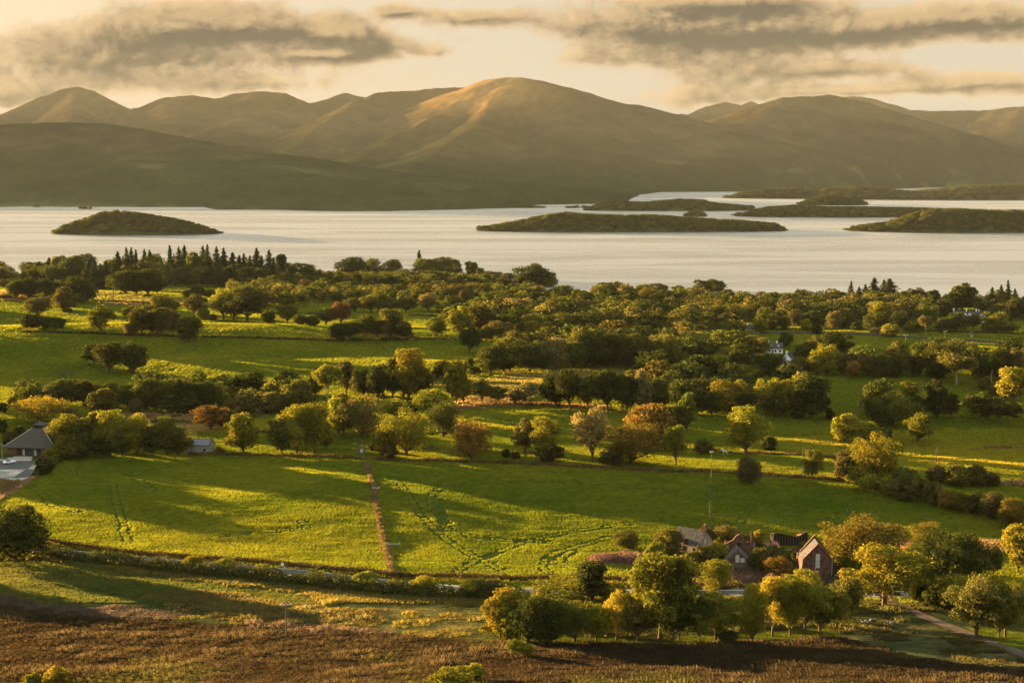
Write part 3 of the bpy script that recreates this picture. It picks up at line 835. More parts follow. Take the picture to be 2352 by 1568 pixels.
# region, x, top, base, width, colour, shape, group   (x, top, base, width in thirds of a view pixel)
TREES = """
1 100 285 405 120 dg O clumpL|1 180 268 412 150 dg O clumpL|1 300 268 405 110 dg O clumpL|1 400 282 405 130 g O clumpL|1 500 262 432 150 dg O clumpL|1 595 275 435 110 dg T clumpL|1 30 270 330 90 ol B clumpL
1 20 378 402 90 br B clumpL|1 540 370 440 90 ol B clumpL
1 185 205 280 90 ol O shoreL|1 265 155 278 100 g C shoreL|1 335 130 275 70 co C shoreL|1 400 110 275 90 ol T shoreL|1 480 112 290 190 dg O shoreL|1 575 100 285 150 dg O shoreL|1 350 175 290 200 dg S shoreL|1 240 190 285 110 dg O shoreL
1 610 150 335 80 co C shoreL|1 650 150 340 90 co C shoreL|1 690 172 335 70 co C shoreL|1 728 150 340 90 co C shoreL|1 780 150 330 60 co C shoreL
1 850 215 382 200 dg O clumpL|1 1000 205 385 230 dg O clumpL|1 930 230 380 140 dg T clumpL|1 1075 240 375 110 dg O clumpL
1 811 90 305 75 co C shoreL|1 870 65 300 80 co C shoreL|1 906 65 300 60 co C shoreL|1 937 80 305 70 co C shoreL|1 995 76 300 60 co C shoreL|1 1030 80 305 70 co C shoreL|1 1170 55 300 90 co C shoreL|1 1235 65 305 65 co C shoreL|1 1272 50 300 70 co C shoreL|1 1400 58 300 70 co C shoreL|1 1430 45 305 80 co C shoreL|1 1491 58 310 90 co C shoreL|1 1541 70 305 75 co C shoreL|1 1600 100 315 90 co C shoreL|1 1650 115 315 60 co C shoreL|1 1681 105 315 60 co C shoreL|1 1722 120 318 60 co C shoreL|1 1767 68 312 80 co C shoreL|1 1802 120 315 70 co C shoreL|1 1856 82 310 60 co C shoreL|1 1885 130 315 50 co C shoreL|1 1932 102 300 70 co P shoreL
1 880 175 315 110 ol O shoreL|1 1060 100 312 120 g O shoreL|1 1105 160 318 130 ol O shoreL|1 1000 150 318 110 br T shoreL|1 1280 172 318 130 ol O shoreL|1 1345 85 310 110 g T shoreL|1 1200 210 322 80 br O shoreL|1 1380 190 322 120 ol T shoreL|1 1480 180 322 140 dg T shoreL|1 1590 170 325 150 dg T shoreL|1 1700 190 325 120 dg T shoreL|1 1790 200 328 100 dg T shoreL|1 760 215 320 90 dg O shoreL|1 940 160 318 80 g T shoreL
1 1950 155 285 130 dg O shoreL|1 2070 165 315 190 dg O shoreL|1 2192 200 272 45 g O shoreL|1 2000 195 300 120 g O shoreL
1 685 460 655 150 yg A upper|1 1293 540 712 150 g T upper|1 1330 378 545 135 br O upper|1 420 325 502 155 ol T upper|1 245 400 545 150 br O upper|1 300 390 480 80 br O upper|1 210 510 612 130 dg B upper|1 340 535 608 170 dg B upper|1 460 470 500 70 dg B upper
1 1115 385 560 190 ol O upper|1 900 460 530 110 ol B upper|1 965 480 655 140 ol T upper|1 1100 475 660 120 ol T upper|1 1180 490 662 100 br T upper|1 890 575 658 80 br B upper|1 1040 510 658 130 dg T upper
1 1530 345 555 160 yg O upper|1 1690 335 568 240 dg O upper|1 1600 400 560 160 g O upper|1 1395 470 552 75 yg B upper|1 1465 510 552 50 ol B upper|1 1850 488 582 95 g B upper|1 1975 450 577 130 g O upper|1 2068 512 584 95 g B upper
1 1350 310 400 110 dg O brown|1 1290 345 400 80 g O brown|1 1430 340 400 100 g O brown|1 1405 400 425 60 yg B brown
1 2240 470 592 130 g O mid|1 2150 520 592 80 g B mid|1 2345 430 592 110 rd O mid
1 640 725 870 150 dg O knoll|1 740 712 928 190 dg O knoll|1 905 715 930 155 dg T knoll
1 440 885 975 150 dg N belt|1 190 1010 1155 170 g O belt|1 90 1080 1170 70 yg B belt|1 350 1010 1160 125 pa O belt|1 395 970 1165 200 dg O belt|1 250 1100 1285 330 go S belt|1 575 970 1150 140 dg T belt|1 690 1030 1220 165 ol T belt|1 760 980 1155 140 dg O belt|1 660 985 1110 80 dg O belt|1 930 1095 1195 80 br B belt|1 870 1000 1165 130 g T belt|1 990 955 1185 180 g O belt|1 1060 975 1180 130 g O belt|1 1150 960 1185 150 g O belt|1 1230 970 1195 170 dg C belt|1 1290 980 1190 130 dg O belt|1 1350 985 1190 120 dg O belt|1 1430 975 1190 120 dg O belt|1 1510 975 1185 110 g O belt|1 1380 920 1005 60 ol O belt|1 1720 915 1110 210 dg O belt|1 1620 940 1080 120 dg O belt|1 1960 900 1060 165 dg O belt|1 1640 1090 1225 180 ol B belt|1 1650 1010 1120 130 ol O belt|1 1870 1050 1195 150 ol B belt|1 1840 980 1100 120 yg O belt|1 2000 1045 1190 110 g B belt|1 2055 960 1175 190 g O belt|1 2250 865 1125 160 yg U belt|1 2170 920 1080 90 ol O belt|1 1760 1065 1190 100 ol B belt|1 475 1160 1260 90 pa A belt|1 20 1120 1190 60 dg B belt
1 1440 1150 1325 220 or O meadow|1 1560 1160 1290 110 br B meadow|1 1665 1210 1478 210 yg T far|1 1510 1425 1480 60 br B far|1 2035 1140 1484 220 yg T+ far|1 2150 1130 1484 220 yg T+ far|1 1935 1225 1484 150 g T far|1 2245 1250 1450 90 yg O far|1 2330 1090 1360 130 yg T far
1 440 1215 1500 200 yg T+ hall|1 560 1240 1505 150 g T hall|1 640 1190 1490 160 yg T hall|1 740 1180 1500 190 yg T+ hall|1 830 1290 1500 130 g T hall|1 930 1210 1495 180 yg T+ hall|1 1035 1290 1495 140 dg O hall|1 1135 1215 1500 160 g T+ hall|1 1215 1300 1500 140 g O hall|1 370 1420 1510 110 yg B hall|1 1280 1290 1420 120 dg N hall|1 300 1500 1620 90 dg B hall|1 700 1350 1505 160 dg O hall|1 500 1370 1512 140 ol B hall
1 60 1320 1420 90 ol B hall|1 10 1230 1330 60 dg B hall|1 120 1280 1360 80 dg B hall
2 60 120 275 180 dg O shoreM|2 205 130 275 130 g O shoreM|2 345 137 245 110 dg O shoreM|2 310 190 280 150 dg O shoreM|2 430 200 275 70 dg O shoreM|2 535 85 285 90 co C shoreM|2 560 130 290 110 g O shoreM|2 620 135 292 120 g T shoreM|2 690 122 292 170 g O shoreM|2 780 133 285 90 br T shoreM|2 500 210 300 130 ol O shoreM|2 590 225 302 130 g O shoreM|2 710 225 300 150 g B shoreM
2 880 150 282 45 dg P shoreM|2 915 155 284 60 dg P shoreM|2 962 195 290 60 ol P shoreM|2 1010 215 295 60 ol O shoreM|2 1080 220 300 80 dg O shoreM|2 1160 228 305 90 dg O shoreM|2 1320 170 345 240 dg O shoreM|2 1420 220 345 120 dg O shoreM|2 1250 240 340 120 ol O shoreM
2 1600 345 420 120 dg O shoreR|2 1750 350 420 120 g O shoreR|2 1850 300 415 190 dg O shoreR|2 1985 340 420 140 dg O shoreR|2 2060 315 420 60 ol A shoreR|2 2170 303 430 170 dg O shoreR|2 2260 350 430 120 ol O shoreR|2 2340 345 440 60 co C shoreR|2 1700 380 440 130 ol O shoreR|2 2120 370 440 130 br O shoreR
2 595 368 500 125 pa O mid|2 90 400 500 130 g O mid|2 250 350 500 140 yg O mid|2 200 385 505 150 ol O mid|2 340 400 505 130 g O mid|2 440 388 505 140 g O mid|2 770 385 500 150 g O mid|2 690 440 502 80 yg B mid|2 850 350 480 60 br P mid|2 910 415 502 90 dg O mid|2 1030 358 520 170 g O mid|2 1130 350 510 150 g O mid|2 650 540 685 115 g O mid|2 820 465 685 160 yg A mid|2 925 505 620 80 yg A mid|2 880 600 790 130 dg O mid|2 950 620 700 120 dg O mid|2 1225 405 570 240 pa O mid|2 1240 470 580 150 g O mid
2 50 570 698 130 dg O mid|2 150 525 698 170 g O mid|2 245 560 698 130 dg O mid|2 335 480 698 150 ol T mid|2 425 565 692 110 g T mid|2 -30 575 700 100 dg B mid
2 1010 590 690 100 ol B long|2 1100 568 690 190 ol O long|2 1310 555 680 100 yg O long|2 1412 560 690 85 yg O long|2 1235 575 640 60 rd O long|2 1480 400 600 160 ol T long|2 1560 500 660 190 ol O long|2 1650 415 560 190 br O long
2 910 870 935 90 dg O long|2 880 815 900 70 dg O long|2 1030 735 925 200 dg O long|2 1160 683 915 220 g O long|2 1120 760 915 170 dg O long|2 1300 735 905 220 dg O long|2 1220 640 880 180 ol O long|2 1480 678 895 200 pa O long|2 1600 700 890 150 g O long|2 1690 612 880 220 ol O long|2 1745 658 885 190 dg O long|2 1880 658 885 160 dg O long|2 1820 720 885 130 g O long|2 2050 655 890 210 g O long|2 1980 720 890 140 dg O long|2 2150 750 925 200 dg O long|2 2240 658 905 150 ol O long|2 2230 760 925 180 dg O long|2 2330 755 925 130 g O long|2 1390 760 900 160 dg O long
2 460 757 1122 220 yg T+ meadow|2 540 890 1118 210 dg O meadow|2 425 900 1118 130 dg O meadow|2 350 820 1092 130 dg T meadow|2 250 865 1115 140 dg T meadow|2 30 840 1060 110 br T meadow|2 150 900 1085 130 ol T meadow|2 95 900 1075 90 ol T meadow
2 795 840 1135 160 yg T meadow|2 840 960 1135 120 yg O meadow|2 695 835 965 110 dg O meadow|2 648 900 955 70 br B meadow|2 970 960 1130 120 g A meadow|2 1075 1015 1130 110 ol A meadow|2 1265 990 1142 170 pa A meadow|2 1200 1040 1140 80 pa A meadow
2 1450 930 1150 150 dg O meadow|2 1575 905 1172 180 dg O meadow|2 1700 940 1172 110 ol A meadow|2 1480 1000 1155 130 dg A meadow|2 1835 905 1188 180 dg O meadow|2 1970 935 1192 110 dg T lower|2 2085 898 1190 140 pa T lower|2 2180 960 1190 140 g T lower
2 130 1085 1375 270 ol O+ far|2 10 1060 1350 150 yg T far|2 350 1100 1235 160 yg O meadow|2 620 1040 1255 220 yg O meadow|2 480 1140 1245 80 br B meadow|2 700 1118 1372 220 dg O+ far|2 440 1180 1500 300 yg O+ far|2 290 1300 1505 130 yg T far|2 315 1400 1512 110 br B far|2 890 1262 1528 260 or O+ far|2 860 1250 1400 120 ol O far
2 1400 1222 1532 200 yg T+ far|2 1265 1240 1500 140 ol A far|2 1440 1400 1532 160 dg B far|2 1135 1440 1500 55 dg B far|2 1200 1460 1510 55 dg B far|2 1735 1170 1542 230 pa A+ far|2 2110 1140 1430 310 or O far|2 2010 1290 1562 370 ob O+ far|2 1860 1440 1560 140 br B far|2 2310 1282 1562 150 yg A+ far|2 2290 1150 1330 120 g O far|2 2200 1160 1330 140 ol O far|2 210 1400 1450 60 br B far
3 30 1060 1330 130 g O lower|3 235 275 400 140 dg O shoreR|3 140 278 410 120 dg T shoreR|3 50 330 430 110 dg T shoreR|3 480 385 470 130 dg O shoreR|3 550 405 470 60 dg O shoreR|3 630 363 470 120 g A shoreR|3 740 390 480 130 dg O shoreR|3 826 350 480 45 co C shoreR|3 865 372 480 35 co C shoreR|3 987 353 470 50 co C shoreR|3 1070 355 470 120 dg O shoreR|3 1162 290 470 65 co C shoreR|3 1218 330 470 60 co C shoreR|3 1260 315 470 60 co C shoreR|3 1322 273 470 90 co C shoreR|3 1388 285 470 70 co C shoreR|3 1430 278 475 120 co C shoreR|3 1510 358 470 60 co C shoreR|3 1620 333 480 150 dg O shoreR|3 1735 348 490 70 dg P shoreR|3 1800 400 495 110 dg O shoreR|3 1945 303 500 170 dg A shoreR|3 1895 360 490 70 ol O shoreR|3 2135 335 500 60 co C shoreR|3 2195 318 500 60 co C shoreR|3 2243 290 500 70 co C shoreR|3 2290 345 510 60 co C shoreR|3 2240 380 520 180 br O shoreR|3 2310 400 550 150 dg O shoreR|3 2080 415 510 110 g O shoreR|3 2190 480 560 170 dg O shoreR|3 900 390 480 110 dg O shoreR
3 60 470 620 130 pa T shoreR|3 220 450 620 210 ol O shoreR|3 1130 390 500 110 yg O shoreR|3 1310 430 590 130 pa O shoreR|3 1400 428 600 170 yg O shoreR|3 1480 475 600 100 or O shoreR|3 1510 490 625 120 dg O shoreR|3 1700 450 610 150 g O shoreR|3 1240 440 560 90 g U shoreR|3 780 480 600 110 br O shoreR|3 850 545 630 70 yg B shoreR|3 1045 490 620 100 br O shoreR|3 1120 475 615 150 ol B shoreR|3 1205 560 625 80 dg B shoreR|3 1332 605 655 60 pa B shoreR|3 1446 580 668 115 yg B shoreR|3 1595 555 640 110 yg B shoreR|3 1680 520 655 75 pa U shoreR|3 540 545 650 110 yg O shoreR|3 630 510 625 110 g O shoreR|3 700 520 625 80 g O shoreR|3 925 585 650 60 dg B shoreR|3 1890 500 640 130 dg O shoreR|3 2010 510 620 110 ol A shoreR|3 2170 500 640 170 yg O shoreR|3 2230 565 640 170 ol B shoreR|3 2120 560 640 90 ol B shoreR|3 1800 540 640 100 dg O shoreR|3 1350 500 640 170 g O shoreR
3 210 560 700 150 g O cott|3 440 620 720 110 yg O cott|3 330 640 740 160 dg O cott|3 470 680 830 120 ol O cott|3 540 675 800 130 yg O cott|3 200 700 870 180 ol O cott|3 350 740 890 180 yg O cott|3 250 790 900 160 yg O cott|3 60 740 900 110 dg O cott|3 712 635 742 85 dg O cott|3 1055 638 820 250 dg O cott|3 950 665 800 150 ol O cott|3 870 700 860 150 dg O cott|3 1000 725 940 190 yg O cott|3 930 790 940 110 yg T cott|3 1110 780 935 140 ol O cott|3 610 785 945 230 dg O cott|3 840 805 935 150 ol O cott|3 380 860 960 230 yg O cott|3 500 860 950 110 ol O cott|3 780 820 920 70 br B cott|3 700 870 950 120 dg O cott
3 1180 835 960 90 or O edgeR|3 1290 790 950 140 ol O edgeR|3 1390 790 955 120 g O edgeR|3 1495 740 945 190 ol O edgeR|3 1640 708 930 120 g O edgeR|3 1710 708 930 130 br O edgeR|3 1600 800 940 160 dg O edgeR|3 1815 708 960 250 g O edgeR|3 1910 793 1010 230 ol U edgeR|3 1915 705 760 50 pa P edgeR|3 1995 703 770 80 pa O edgeR|3 2080 800 970 150 dg O edgeR|3 2140 790 1000 100 g U edgeR|3 2200 760 980 150 dg O edgeR|3 2310 755 980 120 br O edgeR|3 2300 880 1115 190 go T edgeR|3 2085 950 1030 80 ol B edgeR|3 2240 960 1100 110 ol O edgeR|3 1760 850 980 130 dg O edgeR|3 2150 1010 1070 70 br B edgeR|3 1460 850 950 130 dg O edgeR
3 320 968 1212 230 yg O lower|3 80 1030 1215 150 dg T lower|3 200 1050 1215 130 dg O lower|3 600 965 1215 160 yg O lower|3 700 970 1218 150 yg O lower|3 650 1050 1220 200 dg O lower|3 450 1060 1215 130 dg O lower|3 905 950 1238 200 dg T lower|3 810 1040 1225 120 dg O lower|3 790 1175 1232 90 dg B lower|3 1020 1163 1242 55 dg B right
3 450 1145 1485 270 yg T+ far|3 600 1352 1455 85 dg B far|3 150 1370 1480 110 br B far|3 460 1500 1690 130 br B+ far
3 1370 970 1215 190 g T right|3 1290 1010 1215 110 ol T right|3 1470 1055 1295 280 g O+ right|3 1600 1060 1250 130 dg O right|3 1570 975 1100 120 yg A right|3 1380 1150 1295 170 dg O right|3 1125 1205 1408 160 yg T right|3 1265 1255 1402 150 yg O right|3 1360 1290 1390 100 ol B right|3 1410 1300 1370 60 dg B right|3 1635 1210 1415 190 yg O right|3 1222 1080 1245 60 ol N right
3 1770 980 1243 170 dg T right|3 1855 1070 1242 105 dg O right|3 2070 1060 1255 180 g A right|3 2190 1090 1258 130 ol A right|3 2285 1120 1258 110 ol A right|3 2120 1110 1255 120 dg A right
3 900 1450 1680 130 g A+ hedgeR|3 1360 1355 1700 330 yg O+ hedgeR|3 1160 1450 1650 170 br A hedgeR|3 1240 1530 1700 170 yg B hedgeR
6 1540 90 275 180 g B+ hedgeR|6 1120 20 190 120 br B hedgeR|6 1450 170 290 110 ol B hedgeR|6 1630 160 330 140 ol A hedgeR|6 1720 180 345 120 ol B hedgeR|6 1530 260 318 80 br B hedgeR|6 1755 75 190 130 br B hedgeR|6 1900 75 215 160 ob B hedgeR|6 2030 68 218 120 ob B hedgeR|6 2130 120 218 100 br B hedgeR|6 1835 245 375 110 or B hedgeR|6 1920 255 395 150 ob B+ hedgeR|6 2040 262 415 130 ol B hedgeR|6 2140 255 450 150 br B+ hedgeR|6 2290 295 495 170 ob B+ hedgeR|6 1290 130 245 160 yg B hedgeR
6 1280 450 800 500 ob O+ farm|6 1110 560 790 150 yg T farm|6 1690 480 660 240 ob O+ farm|6 1860 530 900 420 dg O+ farm|6 1660 600 860 160 yg T farm|6 2010 590 880 180 ol O farm|6 2150 620 850 110 ol A farm|6 310 490 620 170 ol B+ farm|6 160 500 620 120 br B farm|6 525 512 650 80 go A farm|6 670 700 845 200 or B+ farm|6 240 610 760 150 yg B farm|6 140 625 770 140 ol B farm|6 50 665 780 120 ol B farm|6 530 640 800 130 ol B farm|6 790 660 760 90 dg B farm|6 720 650 740 110 g B farm|6 840 590 640 60 ol B farm|6 1070 550 640 60 yg B farm
6 1430 645 1065 440 go A+ road|6 1140 840 1160 150 ol T road|6 1890 830 1070 200 yg T road|6 2060 840 1270 300 ol A+ road|6 2250 880 1260 220 yg A+ road|6 2330 490 820 160 go T road|6 2200 990 1260 160 yg A road|6 1650 850 1010 130 dg B road|6 1760 900 1050 140 dg B road
6 235 718 970 190 yg T+ road|6 240 950 1295 260 yg A+ road|6 120 980 1290 130 g A road|6 490 885 1310 160 go T+ road|6 630 830 1255 220 go A+ road|6 750 830 1250 180 yg T+ road|6 865 805 1235 240 yg A+ road|6 960 900 1220 200 g O road|6 1070 900 1200 150 ol O road|6 310 1200 1300 100 dg B road|6 -20 690 1280 150 g T road
5 1110 930 1280 230 go L+ road|5 1290 950 1305 260 dg O+ road|5 1160 1050 1290 180 yg T road|5 1480 990 1300 200 g O road|5 1570 880 1010 360 yg S road|5 1610 1000 1300 260 g O+ road|5 1760 1030 1290 180 go T road|5 1900 940 1280 180 go T+ road|5 2050 1020 1290 180 ol A road|5 2210 680 1290 420 yg A+ road|5 2290 900 1285 200 g O road|5 1400 1100 1300 150 dg B road|5 1350 960 1180 120 go T road|5 1990 940 1150 110 g O road
5 1735 730 1010 180 dg P farm|5 1870 870 1000 160 go B rhedge|5 1965 520 650 160 ol B+ farm|5 2250 510 710 190 ol B+ farm|5 2170 600 780 120 yg B farm|5 2080 800 900 130 pa B farm|5 2150 720 860 90 ol A farm
5 160 800 890 140 yg B rhedge|5 370 850 950 90 yg B rhedge|5 560 830 960 160 go B+ rhedge|5 920 855 990 180 dg B+ rhedge|5 1040 850 985 130 ol B rhedge|5 1380 870 960 110 ol B rhedge
5 1195 1260 1385 90 yg A heath|5 1260 1285 1390 110 yg A heath|5 760 1465 1640 250 go A heath|5 900 1440 1560 160 go B heath
4 75 368 760 330 dg B+ road|4 1325 695 785 115 go A rhedge|4 1550 715 810 120 yg A rhedge|4 1803 748 830 85 go A rhedge|4 300 600 680 140 go A rhedge|4 2180 800 880 120 yg B rhedge
4 370 1455 1640 150 go A heath|4 210 1500 1660 130 yg B heath
"""
LABELS = {}   # filled where a tree deserves its own words: (region, x) -> label
_own = """1 685|slender yellow-green tree alone on the hedge line of the upper pasture
1 1293|lone round-topped green tree standing on the crest of the big shaded field
1 1330|rust-brown autumn tree on a short trunk beyond the lone crest tree
1 2345|dark copper-red beech at the edge of the small sunlit pasture
1 640|low left tree of the three-tree clump in the big shaded field
1 740|middle and widest tree of the clump in the big shaded field
1 905|separate right tree of the clump in the big shaded field
1 440|leafless grey tree standing above the belt below the shaded field
1 250|wide golden spreading tree behind the slate-roofed hall
1 1440|rusty orange round tree on a dark trunk beyond the solar barn
1 1665|yellow-green tree in the sunlit strip next to the solar barn
1 2035|left tree of the large sunlit pair on the far hedge
1 2150|right tree of the large sunlit pair on the far hedge
1 2250|pale yellow tree with a long bare trunk above the belt
2 460|tallest sunlit tree above the meadow, with dark growth round its foot
2 595|pale cream-green round tree at the edge of the small pasture
2 650|small dark green tree standing in the small sunlit pasture
2 820|open yellow-green tree on a bare trunk in the small sunlit pasture
2 130|large dense olive tree behind the transformer poles
2 700|dark green oak on a short black trunk in the sunlit strip
2 440|big bright yellow-green tree right of the transformer poles
2 890|orange autumn tree standing on the far hedge of the sunlit fields
2 1735|pale feathery tree with visible branches on the far hedge
2 2010|widest dark orange-green tree on the far hedge
2 2110|rounded orange tree behind the widest tree on the far hedge
2 1320|big dark rounded tree ending the middle shore against the water
2 535|dark spruce rising above the middle shore trees
3 450|sunlit yellow-green tree with a dark bush at its right foot
3 905|dark ragged tree at the end of the lower wood
3 712|small dark round tree behind the white cottage
3 1055|large dark dome-shaped tree between cottage and stone wall
3 1635|yellow-green round tree alone at the right of the pasture clump
3 1945|tall ragged tree beside the long white farmhouse
3 1360|largest bright green tree at the top of the right hedge line
3 900|small leafy green tree next to a pole on the far hedge
3 1222|thin half-bare tree in front of the right pasture clump
3 2300|golden tree at the right edge of the upper pasture
6 1280|huge orange-tinged sycamore beside the barn with white door
6 1690|orange-topped dark tree beyond the huge sycamore
6 1860|broad dark green tree right of the huge sycamore
6 525|small golden tree behind the ruined chimney
6 670|round orange bush in front of the ruined farmyard
6 1430|spreading golden tree with a visible forked trunk beside the track
6 490|golden tree on a pale leaning trunk at the heath edge
6 235|slim yellow-green tree standing over the puddled road
5 1110|leaning bright golden tree at the left end of the roadside row
5 1290|dark round tree right behind the leaning golden tree
5 1570|flat-topped yellow-green tree overhanging the road hedge
5 2210|tallest open branched tree of the roadside row
5 1735|dark narrow cone-shaped bush rising behind the road hedge
4 75|large dark rounded tree cut by the left edge above the road
1 1932|dark narrow cypress at the right end of the conifer wood
"""
for ln in _own.strip().split('\n'):
    k_, v_ = ln.split('|')
    LABELS[tuple(int(q) for q in k_.split())] = v_

ORD = ['first', 'second', 'third', 'fourth', 'fifth', 'sixth', 'seventh', 'eighth', 'ninth', 'tenth', 'eleventh', 'twelfth', 'thirteenth', 'fourteenth', 'fifteenth', 'sixteenth', 'seventeenth', 'eighteenth', 'nineteenth', 'twentieth'] + \
      ['%s-%s' % (t_, o_) for t_ in ('twenty', 'thirty', 'forty', 'fifty') for o_ in ('first', 'second', 'third', 'fourth', 'fifth', 'sixth', 'seventh', 'eighth', 'ninth', 'tenth')]
TRND = random.Random(11)
PLACED = []      # x, y, radius of every placed tree
RECS = []


def jit(c, a=0.16):
    f = 1 + TRND.uniform(-a, a)
    return tuple(max(0.004, q * f * (1 + TRND.uniform(-0.07, 0.07))) for q in c)


def place_tree(x, y, h, w, col, shape, group, label, vx):
    near = shape.endswith('+')
    lst = SHAPES[shape] if shape in SHAPES else SHAPES[shape[0]]
    s = TRND.choice(lst)
    kindname = {'C': 'conifer_tree', 'B': 'shrub', 'N': 'bare_tree'}.get(shape[0], 'broadleaf_tree')
    z = float(T(x, y)) - 0.15
    root = bpy.data.objects.new(kindname, None); COL.objects.link(root)
    root.empty_display_size = 1.0
    root.location = (x, y, z)
    root.rotation_euler = (0, 0, TRND.uniform(0, 6.28) if shape[0] != 'L' else TRND.uniform(-0.3, 0.3))
    sx = w / s.width * (1.3 if shape[0] == 'C' else 1.0)
    tk = link('trunk', s.trunk, root); cr = link('crown', s.crown, root)
    hs = h / s.top
    fy = TRND.uniform(0.85, 1.15)
    for o in (tk, cr):
        o.scale = (sx, sx * fy, hs)
    cr.color = tuple(jit(COLOURS[col][0])) + (1,)
    cat = {'C': 'conifer', 'B': 'bush', 'N': 'tree'}.get(shape[0], 'tree')
    tag(root, label, cat, GROUPS[group][1])
    PLACED.append((x, y, w / 2))
    RECS.append(dict(o=root, vx=vx, col=col, sh=shape[0], g=group, own=label is not None, h=h, cat=cat))
    return root


def plant():
    for row in TREES.strip().replace('\n', '|').split('|'):
        f = row.split()
        if len(f) != 8: continue
        r, x, top, base, w = (int(q) for q in f[:5])
        col, sh, g = f[5:]
        if sh == 'O' and g in ('knoll', 'upper', 'right', 'meadow', 'mid'): sh = 'D'
        ox, oy = REG[r]
        vx = ox + x / 3; vt = oy + top / 3; vb = oy + base / 3
        P = hit(vx, vb)
        w = w * (1.14 if g in ('road', 'hall') else 1.04)
        _, _, dep = to_view(P[0], P[1], P[2])
        h = (vb - vt) * dep / FPX * (1.06 if sh == 'C' else 1.01); wd = w / 3 * dep / FPX
        place_tree(P[0], P[1] + (wd * 0.3 if sh[0] != 'B' else wd * 0.2), h, wd, col, sh, g, LABELS.pop((r, x), None), vx)


plant()
# the same tree belts go on just outside the left edge of the picture; their shade falls into it, and the roadside ones are added for that
for (x_, y_, h_, w_, c_, s_, lab_) in (
    (-148, 322, 12, 12, 'ol', 'O', 'olive tree added for shade on the near roadside, first beyond the left edge'), (-160, 338, 14, 14, 'dg', 'O', 'dark tree added for shade beyond the left edge, behind the first roadside one'), (-176, 326, 11, 12, 'yg', 'T', 'yellow-green roadside tree added for shade beyond the left edge'),
    (-190, 350, 15, 15, 'g', 'O', 'large green tree added for shade farther along the road beyond the left edge'), (-205, 322, 14, 14, 'dg', 'T', 'tall dark tree added for shade beyond the left edge of the heath'),
    (-235, 352, 15, 16, 'g', 'O', 'broad green tree added for shade well beyond the left edge'),
    (-222, 480, 17, 14, 'g', 'T', 'green tree left of the slate-roofed hall, first beyond the edge'), (-227, 492, 18, 15, 'dg', 'O', 'dark tree left of the slate-roofed hall, second beyond the edge'), (-232, 505, 17, 14, 'ol', 'O', 'olive tree left of the slate-roofed hall, third beyond the edge'),
    (-239, 518, 19, 15, 'g', 'T', 'tall green tree left of the slate-roofed hall, fourth beyond the edge'), (-246, 531, 18, 16, 'dg', 'O', 'dark tree left of the slate-roofed hall, fifth beyond the edge'),
    (-254, 553, 18, 16, 'g', 'O', 'round green tree left of the slate-roofed hall, farthest beyond the edge')):
    place_tree(x_, y_, h_, w_, c_, s_, 'edgeL', lab_, -60)
rr_ = random.Random(19)
LEFTBELT = []
for i in range(56):
    t_ = i / 55
    LEFTBELT.append((-322 - 183 * t_ + rr_.uniform(-8, 8), 705 + 425 * t_ + rr_.uniform(-8, 8), rr_.uniform(16, 23), rr_.uniform(12, 17), rr_.choice(['dg', 'g', 'ol']), rr_.choice('OT')))


